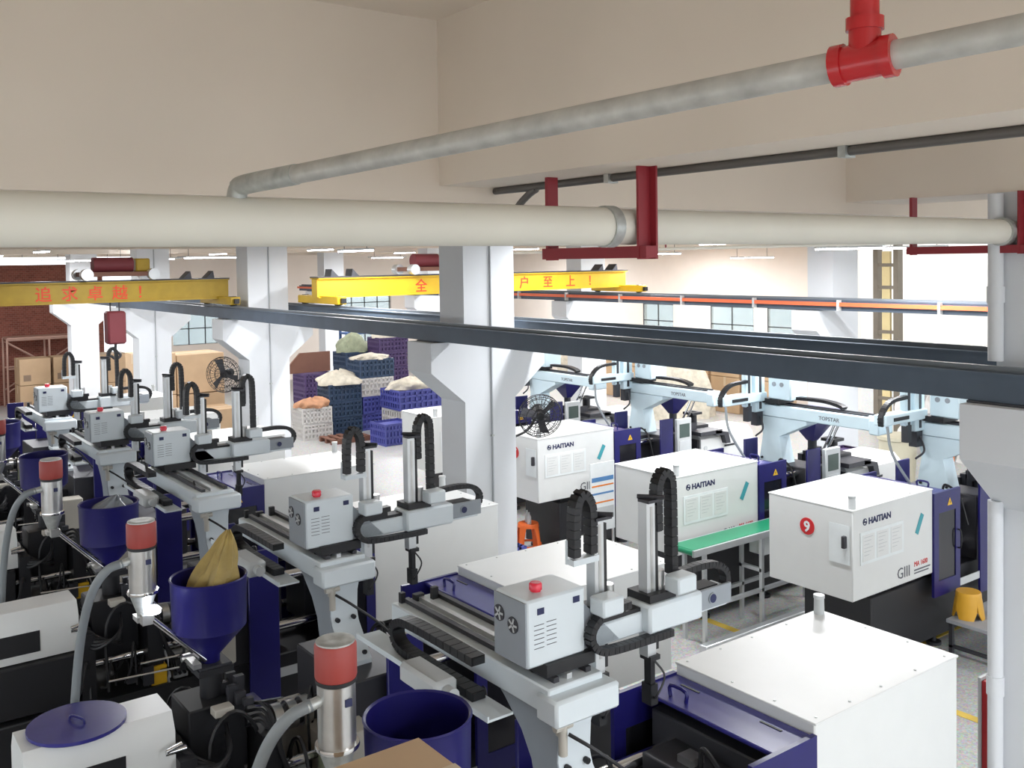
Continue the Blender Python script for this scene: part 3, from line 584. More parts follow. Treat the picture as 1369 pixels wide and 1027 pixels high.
def make_robot_far():
    B = (0, 0, 1.5); r = empty('takeout_robot', (0, 0, 1.5))
    def P(m, n, mt, par=None): return m.build(n, mt, par or r, B)
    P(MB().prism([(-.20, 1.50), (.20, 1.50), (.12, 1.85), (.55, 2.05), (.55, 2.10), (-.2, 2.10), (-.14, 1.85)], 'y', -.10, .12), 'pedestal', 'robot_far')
    P(MB().cyl((.17, -.12, 1.54), (.17, -.10, 1.54), .016, n=8).cyl((-.15, -.12, 1.54), (-.15, -.1, 1.54), .016, n=8), 'bolts', 'black')
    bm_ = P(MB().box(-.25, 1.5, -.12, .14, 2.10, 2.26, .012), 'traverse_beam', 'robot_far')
    MB().box(-.2, 1.4, -.06, -.03, 2.26, 2.28).box(-.2, 1.4, .06, .09, 2.26, 2.28).build('linear_guide', 'iron', bm_, B)
    MB().box(1.46, 1.60, -.14, .16, 2.06, 2.24, .015).build('end_block', 'robot_far', bm_, B)
    text('TOPSTAR', .07, 'lettering', 'inkgrey', bm_, (.75, -.1215, .65), (1, 0, 0))
    P(MB().chain([(.15, .02, 2.36), (.7, .02, 2.37), (.95, .02, 2.34), (1.05, .02, 2.30)], (0, 1, 0), .05, .02), 'cable_chain', 'chain')
    P(MB().box(-.12, .16, -.16, .16, 2.28, 2.34), 'carriage', 'black')
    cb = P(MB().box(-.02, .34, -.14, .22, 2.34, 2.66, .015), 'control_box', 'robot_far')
    for x in (.08, .2): MB().cyl((x, -.14, 2.54), (x, -.148, 2.54), .03, n=16).build('knob', 'robot_dark', cb, B)
    va = P(MB().box(-.22, -.10, -.30, -.10, 2.16, 3.0, .01), 'vertical_arm', 'robot_far'); MB().box(-.10, -.092, -.22, -.18, 2.2, 2.95).build('arm_rail', 'iron', va, B)
    vb = P(MB().box(-.20, -.12, -.46, -.34, 2.24, 2.95, .01), 'vertical_arm', 'robot_far'); MB().box(-.12, -.112, -.42, -.38, 2.25, 2.9).build('arm_rail', 'iron', vb, B)
    ka = P(MB().box(-.22, -.06, -.95, -.10, 2.30, 2.42, .012), 'kick_arm', 'robot_far'); MB().box(-.06, -.052, -.8, -.5, 2.34, 2.38).build('arm_guide', 'black', ka, B)
    P(MB().chain([(-.12, -.45, 2.58), (-.12, -.75, 2.56), (-.12, -.90, 2.48), (-.12, -.96, 2.38), (-.12, -.94, 2.28)], (1, 0, 0), .03, .02), 'cable_chain', 'chain')
    P(MB().box(-.2, -.1, -.27, -.15, 1.98, 2.16).box(-.19, -.11, -.44, -.36, 2.05, 2.25).tube([(-.1, -.2, 2.1), (-.02, -.25, 1.95), (-.1, -.3, 1.85)], .012, 6), 'gripper', 'iron')
    P(MB().tube([(-.06, -.93, 2.3), (.02, -.95, 2.0), (.2, -.8, 1.6), (.3, -.6, 1.3)], .016, 8), 'air_hose', 'hose')
    return r
rf = make_robot_far()
for i, (X, Y) in enumerate(((-6.05, 10.62), (-8.18, 10.40), (-11.0, 10.68), (-13.5, 10.6))):
    o = rf if i == 0 else copy_tree(rf); o.location = (X, Y, 1.5)
    tag(o, ['pale blue white take-out robot on the machine with the badge nine', 'pale blue white take-out robot on the machine beside the green conveyor', 'pale blue white take-out robot on the machine above the orange stool',
            'pale blue white take-out robot behind the fan on the middle column'][i], 'robot', 'take-out robots across the aisle')

# ================================================================== HOPPERS AND LOADERS OF THE NEAR ROW
def make_hopper(open_=True):
    h = empty('material_hopper', (0, 0, 1.70)); B = (0, 0, 1.70)
    pr = [(.055, 1.70), (.06, 1.76), (.225, 1.94), (.232, 2.24), (.238, 2.25), (.232, 2.258), (.222, 2.25), (.215, 1.95), (.05, 1.77), (.045, 1.71)]
    MB().lathe(pr, n=36, cap=False).build('shell', 'navy', h, B)
    MB().box(-.10, .10, -.10, .10, 1.70, 1.715).build('flange', 'iron', h, B)
    MB().cyl((-.07, -.16, 1.74), (-.07, -.02, 1.74), .02, n=8).box(-.12, .1, -.14, -.09, 1.72, 1.75).build('slide_gate', 'steel', h, B)
    return h
hop_labels = ['open empty navy blue hopper behind the cardboard carton stack', 'navy blue hopper filled with a crumpled brown bag', 'navy blue hopper with clear film over the rim', 'small navy hopper standing one machine beyond the film covered one', 'navy hopper partly cut by the picture, beyond the other hoppers']
hp = make_hopper()
for i, X in enumerate(NX[:5]):
    o = hp if i == 0 else copy_tree(hp); o.location = (X, 2.03 if i else 2.10, 1.70); tag(o, hop_labels[i], 'hopper', 'navy hoppers')
hp.location.x += .02
def blob(pts_fn, nu, nv, name, m, sm=55):
    q = MB(); q.v = [tuple(pts_fn(i/nu, j/nv)) for j in range(nv+1) for i in range(nu)]
    q.f = [(j*nu+i, j*nu+(i+1) % nu, (j+1)*nu+(i+1) % nu, (j+1)*nu+i) for j in range(nv) for i in range(nu)] + [tuple(range(nu-1, -1, -1)), tuple(range(nv*nu, nv*nu+nu))]
    return q.build(name, m, smooth=sm)
def bagfn(c, rx, ry, hgt, lean=(0, 0), jag=.14, seed=1):
    rnd = random.Random(seed); ph = [rnd.uniform(0, 6.28) for _ in range(6)]
    def fn(u, v):
        a = u*2*math.pi; k = (1-v)**.75*(.9+.1*math.sin(3*a+ph[0]))+.06
        k *= 1+jag*math.sin(5*a+ph[1]+3*v)+jag*.6*math.sin(9*a+ph[2]-5*v)
        return (c[0]+rx*k*math.cos(a)+lean[0]*v, c[1]+ry*k*math.sin(a)+lean[1]*v, c[2]+hgt*v+.015*math.sin(7*a+ph[3]))
    return fn
def heapfn(c, rx, ry, hgt, seed=1, jag=.10):
    rnd = random.Random(seed); ph = [rnd.uniform(0, 6.28) for _ in range(8)]
    def fn(u, v):
        a = u*2*math.pi; k = max(.02, (1-v**2.6))**.5
        k *= 1+jag*math.sin(3*a+ph[0]+2*v)+jag*.7*math.sin(7*a+ph[1]-4*v)+jag*.5*math.sin(12*a+ph[2]+6*v)
        zz = hgt*(v*(.85+.15*math.sin(2*a+ph[3]))+.05*math.sin(5*a+ph[4]+5*v)*v)
        return (c[0]+rx*k*math.cos(a)+.05*math.sin(4*v+ph[5]), c[1]+ry*k*math.sin(a), c[2]+zz)
    return fn
bg_ = blob(bagfn((NX[1]+.02, 2.05, 2.15), .175, .17, .38, (.05, .09), .14, 3), 26, 9, 'material_bag', 'bag', 18); tag(bg_, 'crumpled brown plastic bag standing in the navy hopper', 'bag')
fm = blob(bagfn((NX[2], 2.05, 2.18), .21, .20, .12, (.03, .04), .12, 5), 36, 8, 'plastic_film', 'film'); tag(fm, 'clear plastic film crumpled on the hopper rim', 'plastic film')
def make_loader(i):
    l = empty('vacuum_loader', (0, 0, 2.08)); B = (0, 0, 2.08)
    MB().lathe([(.082, 2.52), (.086, 2.53), (.086, 2.655), (.080, 2.665)], n=28).build('motor_head', 'loadred', l, B)
    MB().lathe([(.079, 2.655), (.079, 2.672), (.06, 2.676), (.02, 2.670)], n=28).build('lid', 'galv', l, B)
    MB().lathe([(.076, 2.50), (.084, 2.505), (.084, 2.52)], n=28).build('gasket', 'black', l, B)
    MB().lathe([(.078, 2.24), (.078, 2.50)], n=28).build('body', 'steel', l, B)
    MB().lathe([(.090, 2.232), (.092, 2.238), (.090, 2.25)], n=28).build('clamp_ring', 'chrome', l, B)
    MB().lathe([(.036, 2.10), (.040, 2.12), (.080, 2.235)], n=28).build('cone', 'galv', l, B)
    MB().box(-.05, .05, -.05, .05, 2.07, 2.10).box(.02, .09, -.03, .03, 2.06, 2.12).build('flap_valve', 'steel', l, B)
    for sx in (-.028, .028): MB().cyl((sx, .02, 2.09), (sx, .36, 1.735), .017, n=10).build('feed_tube', 'chrome', l, B)
    MB().cyl((0, -.07, 2.44), (-.0, -.13, 2.43), .024, n=12).build('inlet', 'galv', l, B)
    MB().tube([(0, -.11, 2.435), (-.02, -.20, 2.40), (-.10, -.27, 2.25), (-.22, -.31, 1.95), (-.34, -.33, 1.5), (-.44, -.35, .9), (-.5, -.37, .03)], .026, 12, 8).build('suction_hose', 'hose', l, B)
    MB().box(.076, .082, .0, .03, 2.42, 2.45).build('name_plate', 'ink', l, B)
    return l
lo_ = make_loader(0)
for i, X in enumerate(NX[:4]):
    o = lo_ if i == 0 else copy_tree(lo_); o.location = (X+(.02, 0, 0, 0)[i], (1.72, 1.63, 1.60, 1.60)[i], 2.08)
    tag(o, ['stainless vacuum loader with red head beside the open empty hopper', 'stainless vacuum loader with red head beside the hopper holding a bag', 'stainless vacuum loader with red head by the film covered hopper', 'stainless vacuum loader beyond the film covered hopper, cut by the picture edge'][i], 'loader', 'vacuum loaders')
ld = empty('hopper_lid', (NX[1]+.10, 1.22, 1.583)); 
MB().lathe([(.26, 1.583), (.265, 1.587), (.265, 1.606)], (ld.location.x, ld.location.y), 40).build('disc', 'navy_top', ld, ld.location)
MB().tube([(ld.location.x-.05, 1.19, 1.606), (ld.location.x-.04, 1.20, 1.63), (ld.location.x+.04, 1.24, 1.63), (ld.location.x+.05, 1.25, 1.606)], .007, 6, 4).build('handle', 'navy', ld, ld.location)
tag(ld, 'round navy blue hopper lid lying on the white injection cover', 'lid')
# task lamp beside the second loader
wl = atx(204, 815, NX[1]+.12)
g = empty('task_lamp', (wl.x, wl.y, wl.z-.02)); MB().lathe([(.045, wl.z-.02), (.05, wl.z), (.03, wl.z+.02)], (wl.x, wl.y), 18).build('lamp_head', 'worklamp', g, g.location)
MB().tube([(wl.x, wl.y, wl.z), (wl.x-.06, wl.y, wl.z+.0), (NX[1]+.03, 1.63, 2.12)], .006, 6).build('lamp_arm', 'iron', g, g.location)
tag(g, 'small lit work lamp clipped below the vacuum loader', 'lamp')
# carton stack in front of the open hopper
cs = atz(560, 985, 2.48)
for k in range(4):
    g = empty('carton', (cs.x+.26, cs.y-.30, k*.62)); b = g.location.copy()
    MB().box(cs.x, cs.x+.52, cs.y-.6, cs.y, k*.62+.001, k*.62+.619, .004).build('box', 'card', g, b)
    MB().box(cs.x+.235, cs.x+.285, cs.y-.602, cs.y+.002, k*.62+.5, k*.62+.6195).build('tape', 'tape', g, b)
    tag(g, 'brown carton in the tall stack before the open hopper, '+['lowest', 'second from the floor', 'third from the floor', 'topmost'][k], 'carton', 'carton stack by the hopper')

# ================================================================== FAR ROW EXTRAS
def cone_hopper(X, Y, lab):
    h = empty('feed_hopper', (X, Y, 1.5)); B = h.location.copy()
    MB().add([(X-.30, Y-.30, 2.14), (X+.30, Y-.30, 2.14), (X+.30, Y+.30, 2.14), (X-.30, Y+.30, 2.14), (X-.05, Y-.05, 1.72), (X+.05, Y-.05, 1.72), (X+.05, Y+.05, 1.72), (X-.05, Y+.05, 1.72)],
             [(0, 1, 5, 4), (1, 2, 6, 5), (2, 3, 7, 6), (3, 0, 4, 7), (0, 1, 2, 3)]).build('shell', 'navy', h, B)
    MB().cyl((X, Y, 1.5), (X, Y, 1.73), .06, n=12).build('throat', 'iron', h, B)
    for s in (-1, 1): MB().cyl((X+.30, Y+.05*s+.25, 2.12), (X+.10, Y+.05*s+.12, 1.55), .016, n=8).build('support_strut', 'chrome', h, B)
    MB().box(X-.34, X-.24, Y-.3, Y-.22, 1.62, 1.9).build('sight_tube', 'steel', h, B)
    tag(h, lab, 'hopper', 'square blue funnels')
for (X, Y, n), lab in zip(far_spots, ('square blue funnel hopper on the machine by the yellow stool', 'square blue funnel hopper on the machine beside the conveyor', 'square blue funnel hopper on the machine above the orange stool', 'square blue funnel hopper above the gray fan')):
    cone_hopper(X, Y+3.15, lab)
# green conveyor
cvx0, cvx1, cvy0, cvy1, cz = -7.42, -7.06, 7.62, 10.2, 1.08
c = empty('belt_conveyor', (-7.24, 8.9, 0)); b = c.location.copy()
MB().box(cvx0+.03, cvx1-.03, cvy0, cvy1, cz-.015, cz+.004).cyl((cvx0+.03, cvy0, cz-.03), (cvx1-.03, cvy0, cz-.03), .032, n=14).build('belt', 'belt', c, b)
for x in (cvx0, cvx1-.03): MB().box(x, x+.03, cvy0-.02, cvy1, cz-.07, cz+.0).build('side_rail', 'alu', c, b)
for x in (cvx0+.02, cvx1-.05):
    for y in (cvy0+.15, cvy0+1.1, cvy1-.3): MB().box(x, x+.04, y, y+.04, 0, cz-.07).build('leg', 'alu', c, b)
    MB().box(x, x+.04, cvy0+.15, cvy1-.3, .40, .44).build('lower_rail', 'alu', c, b)
for y in (cvy0+.15, cvy0+1.1): MB().box(cvx0+.02, cvx1-.02, y, y+.04, .62, .66).build('cross_bar', 'alu', c, b)
MB().box(cvx0+.08, cvx1-.06, cvy0+1.2, cvy0+1.5, cz-.30, cz-.09, .01).build('motor_box', 'panelgrey', c, b)
tag(c, 'aluminium conveyor with a green belt between two machines', 'conveyor')
bar = MB().box(-7.0, -6.9, 7.6, 10.0, .05, .15, .01).build('steel_profile', 'alu'); bar.location.z = -.05; tag(bar, 'long aluminium profile lying on the floor beside the conveyor', 'profile')
# painted floor lines
for nm, (x0, x1, y0, y1), lab in (('l', (-7.75, -6.9, 8.34, 8.44), 'faded yellow floor line beside the conveyor leg'), ('l', (-5.4, -4.2, 8.39, 8.49), 'yellow floor line across the aisle near the red hose box'), ('l', (-5.76, -5.66, 9.5, 10.45), 'yellow floor line by the step platform')):
    tag(MB().box(x0, x1, y0, y1, 0, .003).build('floor_line', 'yellowline'), lab, 'floor line')
# step platform and yellow stool
st = empty('step_platform', (-5.05, 10.1, 0)); b = st.location.copy()
MB().box(-5.38, -4.72, 9.6, 10.6, .34, .38, .005).build('top_plate', 'greyplate', st, b)
for x in (-5.36, -4.78):
    for y in (9.62, 10.54): MB().box(x, x+.04, y, y+.04, 0, .34).build('leg', 'iron', st, b)
MB().box(-5.36, -4.74, 9.62, 9.66, .08, .11).box(-4.78, -4.74, 9.62, 10.58, .08, .11).build('foot_rail', 'iron', st, b)
tag(st, 'low grey steel step platform beside the number 9 machine', 'platform')
def stool(X, Y, z, hh, rt, rb, m, lab, closed):
    s = empty('plastic_stool', (X, Y, z)); b = s.location.copy()
    MB().lathe([(rt*.96, z+hh), (rt, z+hh-.012), (rt*1.03, z+hh-.05), (rt*.97, z+hh-.05), (rt*.92, z+hh-.02)], (X, Y), 24).build('seat', m, s, b)
    for k in range(4):
        a0 = k*math.pi/2+.35; q = MB(); vs = []; n = 6; w_ = .95 if closed else .55
        for lev, (rr, zz) in enumerate(((rt*1.0, z+hh-.04), (rt+(rb-rt)*.4, z+hh*.6), (rt+(rb-rt)*.7, z+hh*.3), (rb, z))):
            ww = w_*((1.6, 1.58, 1.45, .95) if closed else (1.35, .8, .7, .75))[lev]
            for off in (0, -.014):
                for i in range(n+1):
                    a = a0+ww*(i/n-.5)*1.05; vs.append((X+(rr+off)*math.cos(a), Y+(rr+off)*math.sin(a), zz))
        q.v = vs; m_ = n+1
        for lev in range(3):
            for off in (0, 1):
                for i in range(n):
                    p0 = (lev*2+off)*m_+i; p1 = ((lev+1)*2+off)*m_+i; q.f.append((p0, p0+1, p1+1, p1))
            for i in (0, n): q.f.append((lev*2*m_+i, (lev*2+1)*m_+i, ((lev+1)*2+1)*m_+i, (lev+1)*2*m_+i))
        q.f += [(6*m_+i, 6*m_+i+1, 7*m_+i+1, 7*m_+i) for i in range(n)]
        q.build('leg', m, s, b)
    if not closed: MB().lathe([(rt+(rb-rt)*.62, z+hh*.36), (rt+(rb-rt)*.62, z+hh*.42), (rt+(rb-rt)*.55, z+hh*.42), (rt+(rb-rt)*.55, z+hh*.36), (rt+(rb-rt)*.62, z+hh*.36)], (X, Y), 24, False).build('brace_ring', m, s, b)
    tag(s, lab, 'stool')
sy = atz(1302, 812, .38)
stool(sy.x+.10, sy.y-.30, .38, .27, .125, .16, 'stoolye', 'small yellow plastic step stool on the grey platform', True)
stool(-10.78, 8.22, 0, .50, .15, .21, 'stoolor', 'orange plastic stool in front of the number 7 machine', False)
# bottles on the stool
for i, (dx, dy) in enumerate(((-.05, .02), (.06, -.03))):
    tag(MB().lathe([(.03, .501), (.032, .51), (.032, .60), (.012, .64), (.012, .665)], (-10.78+dx, 8.22+dy), 12).build('bottle', 'cup'), 'small clear bottle standing on the orange stool', 'bottle', 'bottles on the orange stool')
# notice board between the machines
nb = atx(806, 665, -9.95); g = empty('notice_board', (-9.95, nb.y, 0)); b = g.location.copy()
MB().box(-9.97, -9.95, nb.y-.22, nb.y+.22, .45, 1.40).build('board', 'paper', g, b)
for z0, z1, m in ((1.14, 1.20, 'bluesky'), (1.07, 1.09, 'orange'), (.96, .985, 'bluesky'), (.84, .86, 'orange'), (.62, .78, 'panelgrey')):
    MB().box(-9.95, -9.948, nb.y-.20, nb.y+.20, z0, z1).build('printed_band', m, g, b)
for y in (-.2, .18): MB().box(-9.975, -9.955, nb.y+y, nb.y+y+.03, 0, .46).build('leg', 'alu', g, b)
tag(g, 'white notice board with blue and orange bands beside the number 7 machine', 'notice board')
# fans
def fan(c, r, nrm, post, lab):
    c = Vector(c); n = Vector(nrm).normalized(); a = n.orthogonal().normalized(); bb_ = n.cross(a)
    f = empty('wall_fan', c)
    ring = lambda rr, off: [c+n*off+(a*math.cos(2*math.pi*i/24)+bb_*math.sin(2*math.pi*i/24))*rr for i in range(25)]
    q = MB()
    for rr, off in ((r, 0), (r*.98, .05), (r*.98, -.05), (r*.7, .075), (r*.4, .085), (r*.7, -.075), (r*.4, -.085)): q.tube(ring(rr, off), .005, 5, 0)
    for k in range(28):
        t_ = 2*math.pi*k/28; d = a*math.cos(t_)+bb_*math.sin(t_)
        for s in (-1, 1): q.tube([c+n*.085*s+d*r*.15, c+n*.08*s+d*r*.6, c+n*.05*s+d*r*.98, c+d*r], .003, 4, 0)
    q.build('grille', 'dark', f, c)
    for k in range(3):
        t_ = 2.094*k; d = a*math.cos(t_)+bb_*math.sin(t_); e = n.cross(d)
        MB().add([c+d*.04-e*.03-n*.02, c+d*.04+e*.03+n*.02, c+d*r*.9+e*.16*r*2+n*.03, c+d*r*.88-e*.05*r*2-n*.03], [(0, 1, 2, 3)]).build('blade', 'iron', f, c)
    MB().cyl(c-n*.05, c-n*.22, .07, n=14).cyl(c+n*.03, c-n*.05, .05, n=14).build('motor', 'black', f, c)
    MB().tube(post, .016, 8).build('bracket_arm', 'black', f, c)
    tag(f, lab, 'fan'); return f
fc = aty(299, 501, 5.70)
fan(fc, .30, (.75, -.95, -.1), [fc+Vector((-.06, .16, -.05)), fc+Vector((.05, .2, -.12)), (-15.62, 5.97, fc.z-.10), (-15.62, 5.99, fc.z-.5)], 'black wall fan on a curved arm at the column above the cartons')
fc = atx(722, 556, -9.35)
fan(fc, .27, (.85, -.45, -.25), [fc+Vector((-.12, .05, 0)), fc+Vector((-.2, -.05, -.2)), (-9.25, 6.71, fc.z-.25), (-9.25, 6.70, fc.z-.5)], 'grey wire fan on the middle bracketed column')
# hose box at the corner column
hb_ = empty('fire_hose_box', (-3.05, 5.6, 0)); b = hb_.location.copy()
p0 = atz(1320, 1027, .2)
bxx = aty(1312, 910, 6.75)
MB().box(bxx.x-.0, bxx.x+.10, 6.75, 7.0, 0, bxx.z, .006).build('cabinet', 'red', hb_, b); MB().box(bxx.x-.02, bxx.x, 6.74, 7.0, 0, bxx.z+.02).build('frame', 'panelgrey', hb_, b)
tag(hb_, 'red fire cabinet standing behind the corner column', 'cabinet')

# ================================================================== STORED GOODS AT THE BACK
def carton(x0, x1, y0, y1, z0, z1, lab, group='cartons at the back of the hall'):
    g = empty('carton', ((x0+x1)/2, (y0+y1)/2, z0)); b = g.location.copy()
    MB().box(x0, x1, y0, y1, z0+.001, z1-.001, .01).build('box', 'card', g, b)
    MB().box((x0+x1)/2-.04, (x0+x1)/2+.04, y0-.002, y1+.002, z1-.25, z1+.001).build('tape', 'tape', g, b)
    MB().box(x1, x1+.003, y0+.1, y0+.3, z0+.12, z0+.30).build('print', 'cardb', g, b)
    return tag(g, lab, 'carton', group)
def pallet(x0, x1, y0, y1, lab, m='wood'):
    g = empty('pallet', ((x0+x1)/2, (y0+y1)/2, 0)); b = g.location.copy()
    for i in range(5): yy = y0+(y1-y0-.12)*i/4; MB().box(x0, x1, yy, yy+.12, .10, .12).build('plank', m, g, b)
    for i in range(3): xx = x0+(x1-x0-.1)*i/2; MB().box(xx, xx+.1, y0, y1, 0, .10).build('bearer', m, g, b)
    return tag(g, lab, 'pallet')
cl = 'large brown carton '
p = atz(222, 470, 2.05); px0 = -24.6
for k in range(2):
    carton(-25.3, -24.1, 6.62, 7.5, k*1.03, k*1.03+1.02, cl+('on the floor' if k == 0 else 'on top')+' beside the white column near the grilled window')
    carton(-25.3, -24.2, 7.55, 8.75, k*1.0, k*1.0+.98, cl+('on the floor' if k == 0 else 'on top')+' behind the curved-arm fan')
carton(-23.9, -22.9, 7.7, 8.6, 0, .72, cl+'standing low in front of the tall stack behind the fan')
for i, (a, bq) in enumerate(((72, 125), (26, 68), (128, 160))):
    y0 = atx(a, 500, -31).y; y1 = atx(bq, 500, -31).y
    for k in range(2): carton(-31.8, -31+.02*i, y0, y1, k*.78, k*.78+.77, cl+('lower' if k == 0 else 'upper')+' of the '+['widest stack by the scaffold', 'stack under the scaffold end', 'narrow stack between scaffold and opening'][i])
y0 = atx(102, 500, -29.6).y; y1 = atx(172, 500, -29.6).y
for k in range(2): carton(-30.4, -29.6, y0, y1, k*.83, k*.83+.82, cl+('lower' if k == 0 else 'upper')+' in the stack standing before the brick wall edge')
def crate(x, y, z, sx, sy, h, m, lab, rz=0., group='plastic crates at the back'):
    g = empty('plastic_crate', (x, y, z), rz)
    MB().box(-sx, sx, -sy, sy, 0, .02).build('base', m, g)
    q = MB(); t = .015
    for s in (-1, 1):
        for zz in (.0, h*.32, h*.64, h-.05):
            q.box(-sx, sx, s*sy-t, s*sy+t, zz, zz+.05).box(s*sx-t, s*sx+t, -sy, sy, zz, zz+.05)
        for k in range(9):
            u = -1+2*k/8; q.box(u*sx-.018, u*sx+.018, s*sy-t, s*sy+t, 0, h); q.box(s*sx-t, s*sx+t, u*sy-.018, u*sy+.018, 0, h)
    q.build('lattice_sides', m, g)
    MB().box(-sx*.94, sx*.94, -sy*.94, sy*.94, .03, h*.9).build('liner', m, g)
    return tag(g, lab, 'crate', group)
def heap(x, y, z, rx, ry, h, m, lab, seed):
    o = blob(heapfn((x, y, z), rx, ry, h, seed), 30, 8, 'cloth_heap', m); tag(o, lab, 'fabric', 'cloth heaps on the crates'); return o
# stacks placed from the pixel of their foot on the floor
def foot(px, py): return atz(px, py, 0)
F1 = foot(420, 582)
def stackc(px, py, items, nm, top=None):
    f = foot(px, py); z = 0
    for i, (m, h, sx, sy) in enumerate(items):
        cname = m.replace('crate_', '')
        crate(f.x, f.y, z, sx, sy, h, m, '%s plastic crate, %s' % (cname, ('lowest' if i == 0 else 'topmost' if i == len(items)-1 else ('second', 'second', 'third', 'fourth')[i]+' from the floor')+' in the stack '+nm), R_(random.uniform(-4, 4)))
        z += h+.004
    if top: heap(f.x, f.y, z-.02, top[1], top[2], top[3], top[0], top[4], int(px))
stackc(418, 585, [('crate_white', .38, .32, .36), ('crate_white', .38, .32, .36)], 'with orange cloth', ('clothorange', .38, .42, .25, 'orange and tan cloth heap on the white crates'))
stackc(455, 577, [('crate_navy', .40, .35, .42), ('crate_navy', .40, .35, .42), ('crate_navy', .42, .35, .42)], 'of dark crates with pale cloth', ('cloth', .45, .55, .35, 'pale cloth heap on the dark crate stack'))
stackc(497, 571, [('crate_blue', .42, .36, .44), ('crate_blue', .42, .36, .44), ('crate_white', .46, .36, .44), ('crate_navy', .46, .36, .46)], 'with the dark crate over white', ('cloth', .4, .5, .16, 'flat pale cloth on the dark crate over white'))
stackc(524, 592, [('crate_blue', .5, .33, .36)], 'standing alone in front')
stackc(552, 577, [('crate_white', .62, .42, .60), ('crate_blue', .48, .45, .62)], 'beside the middle column', ('cloth', .4, .6, .30, 'wrapped pale parts on the blue crate'))
stackc(520, 548, [('crate_purple', .42, .36, .44)]*4+[('crate_purple', .4, .36, .44)], 'of tall purple crates', ('cloth', .3, .45, .45, 'tan cloth bundle on the tall purple crates'))
stackc(474, 548, [('crate_navy', .42, .36, .44)]*4, 'of dark crates by the rack', ('clothgreen', .34, .48, .55, 'green grey cloth heap beside the blue rack'))
stackc(420, 556, [('crate_purple', .4, .36, .42)]*3, 'under the brown board')
bd = foot(418, 556); tb = MB().prism([(-.75, 0), (.55, 0), (.55, .55), (-.35, .55), (-.75, .15)], 'x', -.03, .03).build('wooden_board', 'wood'); tb.location = (bd.x, bd.y, 1.212); tag(tb, 'reddish brown cut board standing on the purple crates', 'board')
def rack(px, py, wd, h, lab):
    f = foot(px, py); g = empty('storage_rack', f); b = f
    for dx in (0, .6):
        for dy in (0, wd): MB().box(f.x+dx, f.x+dx+.06, f.y+dy, f.y+dy+.06, 0, h).build('upright', 'rackblue', g, b)
    for z in (.5, 1.3, 2.1):
        if z < h: MB().box(f.x, f.x+.66, f.y, f.y+wd+.06, z, z+.05).build('shelf', 'rackblue', g, b)
    for dy in (0, wd): MB().box(f.x+.06, f.x+.6, f.y+dy, f.y+dy+.04, h-.15, h-.1).build('tie_bar', 'rackblue', g, b)
    tag(g, lab, 'rack')
rack(455, 540, 1.1, 2.65, 'blue steel storage rack behind the cloth heaps')
pl = foot(460, 590); pallet(pl.x-.4, pl.x+.3, pl.y-.45, pl.y+.55, 'dark wooden pallet lying on the open floor')
# crates and small things behind the machines
for (px, py, z, sx, m, h) in ((545, 650, 0, .3, 'crate_blue', .36),):
    pass
f = atz(504, 647, .75); crate(-10.2, 7.15, 0, .28, .36, .5, 'crate_blue', 'blue crate on the floor behind the second robot, beside the column', 0)
# scaffold
sx0 = -31.9; ys0, ys1 = atx(8, 470, -32.2).y, atx(118, 470, -32.2).y
g = empty('scaffold', (-32.3, ys0, 0)); b = g.location.copy()
for x in (-32.7, -32.0):
    for y in (ys0, (ys0+ys1)/2, ys1): MB().cyl((x, y, 0), (x, y, 2.1), .03, n=8).build('upright', 'scaff', g, b)
    for z in (2.05, 1.2): MB().cyl((x, ys0, z), (x, ys1, z), .025, n=8).build('ledger', 'scaff', g, b)
    MB().cyl((x, ys0, .5), (x, ys1, 2.0), .02, n=8).cyl((x, ys0, 2.0), (x, ys1, .5), .02, n=8).build('cross_brace', 'scaff', g, b)
MB().box(-32.75, -31.95, ys0, ys1, 2.08, 2.13).build('deck', 'scaff', g, b)
tag(g, 'rust coloured tube scaffold in front of the brick wall', 'scaffold')
# cartons by the far long wall, seen over the rail
for i in range(7):
    xa = -23.6+i*1.1
    for k in range(2): carton(xa, xa+1.0, 20.2, 21.2, k*.98, k*.98+.97, 'brown carton, %s tier of the row under the far windows, %s from the opening' % (('lower', 'upper')[k], ('seventh', 'sixth', 'fifth', 'fourth', 'third', 'second', 'first')[i]), 'cartons under the far windows')
for i, (px, X) in enumerate(((830, -24), (905, -22.5))):
    q = aty(px, 440, 21.6 if i == 0 else 18.9); q.x -= 1.9*(i == 0); heap(q.x, q.y, 0, .9, .9, 2.1 if i else 1.9, 'cloth', ['tan cloth pile under the far wall corner', 'tan wrapped goods pile below the dark window'][i], 77+i)
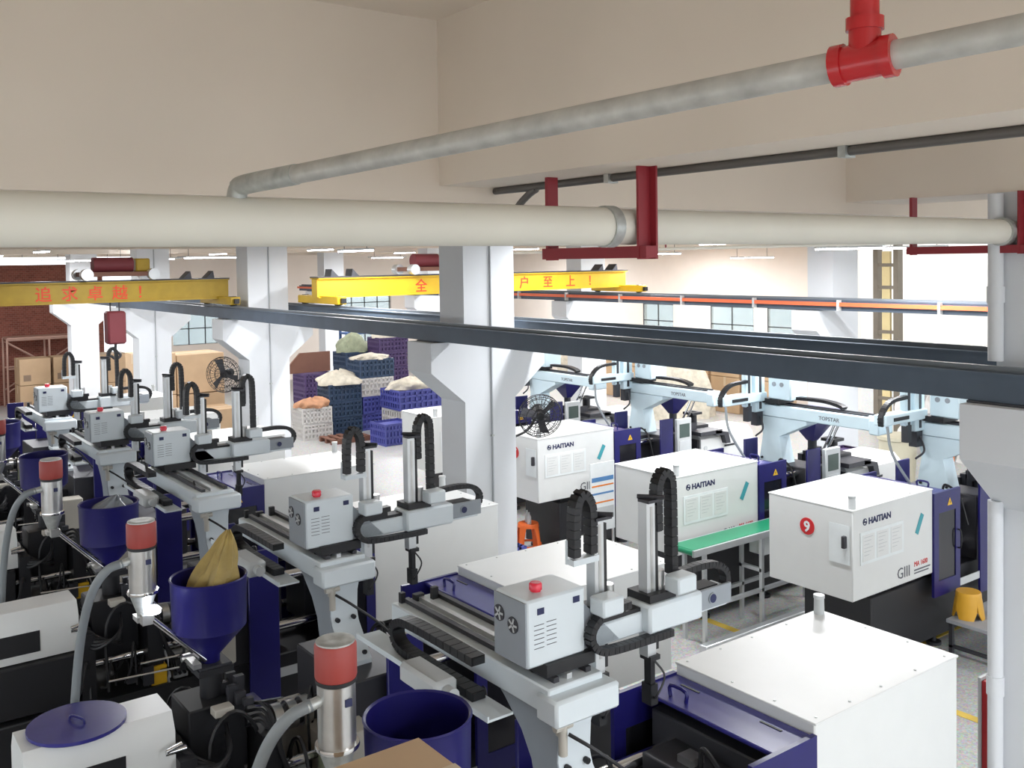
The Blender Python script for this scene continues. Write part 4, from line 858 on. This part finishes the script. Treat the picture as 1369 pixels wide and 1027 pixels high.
# steel lattice post and stacked sacks near the bright opening
gp_ = aty(1187, 420, 20.5)
g = empty('lattice_post', (gp_.x, 20.5, 0)); b = g.location.copy()
for s in (-.26, .26): MB().box(gp_.x+s-.06, gp_.x+s+.06, 20.4, 20.6, 0, 5.0).build('leg', 'barred', g, b)
MB().box(gp_.x-.10, gp_.x+.10, 20.42, 20.5, 0, 4.3).build('ladder_strip', 'gold', g, b)
for i in range(9): MB().box(gp_.x-.26, gp_.x+.26, 20.41, 20.45, .3+i*.52, .38+i*.52).build('rung', 'barred', g, b)
tag(g, 'brown steel lattice post with a golden strip beside the bright opening', 'post')
for i in range(9):
    q = aty(1222+ (i % 3)*40, 455, 19.2); zz = (i//3)
    o = blob(heapfn((q.x, 19.2, zz*.78), .28, .5, .72, 200+i, .04), 18, 6, 'sack', 'crate_white'); tag(o, 'pale bulk sack before the bright opening, %s layer, %s' % (('lowest', 'middle', 'top')[i//3], ('next to the lattice post', 'in the middle', 'next to the corner column')[i % 3]), 'sack', 'sacks by the bright opening')
# things behind machine 9
q = atz(1200, 585, 1.0); g = tag(MB().lathe([(.27, 0), (.30, .5), (.32, .97), (.345, .98), (.345, 1.04), (.33, 1.05)], (q.x, q.y), 26).build('plastic_barrel', 'drum'), 'cream plastic barrel behind the number 9 machine', 'barrel')
q2 = atz(1238, 603, .8); tag(MB().lathe([(.14, 0), (.14, .78), (.15, .79), (.15, .82)], (q2.x+.15, q2.y), 20).build('steel_canister', 'steel'), 'steel canister next to the cream barrel', 'canister')
q = atz(1172, 588, 1.05)
for k in range(3): crate(q.x+.05, q.y-1.0, k*.345, .2, .26, .34, 'crate_purple', 'purple crate beside the cream barrel, '+('lowest', 'middle', 'topmost')[k]+' in its stack')
q = atz(1115, 575, 1.43); sg = MB().box(-7.60, -7.594, q.y+.1, q.y+.55, 1.12, 1.34).build('warning_plate', 'orange'); 
sg.parent = FAR[1]; sg.matrix_parent_inverse = Matrix.Translation((8.04, -7.83, 0)); sg['label'] = 'orange label plate'
MB().box(-7.594, -7.592, q.y+.22, q.y+.50, 1.23, 1.29).box(-7.594, -7.592, q.y+.14, q.y+.50, 1.15, 1.17).build('print', 'warn', sg)
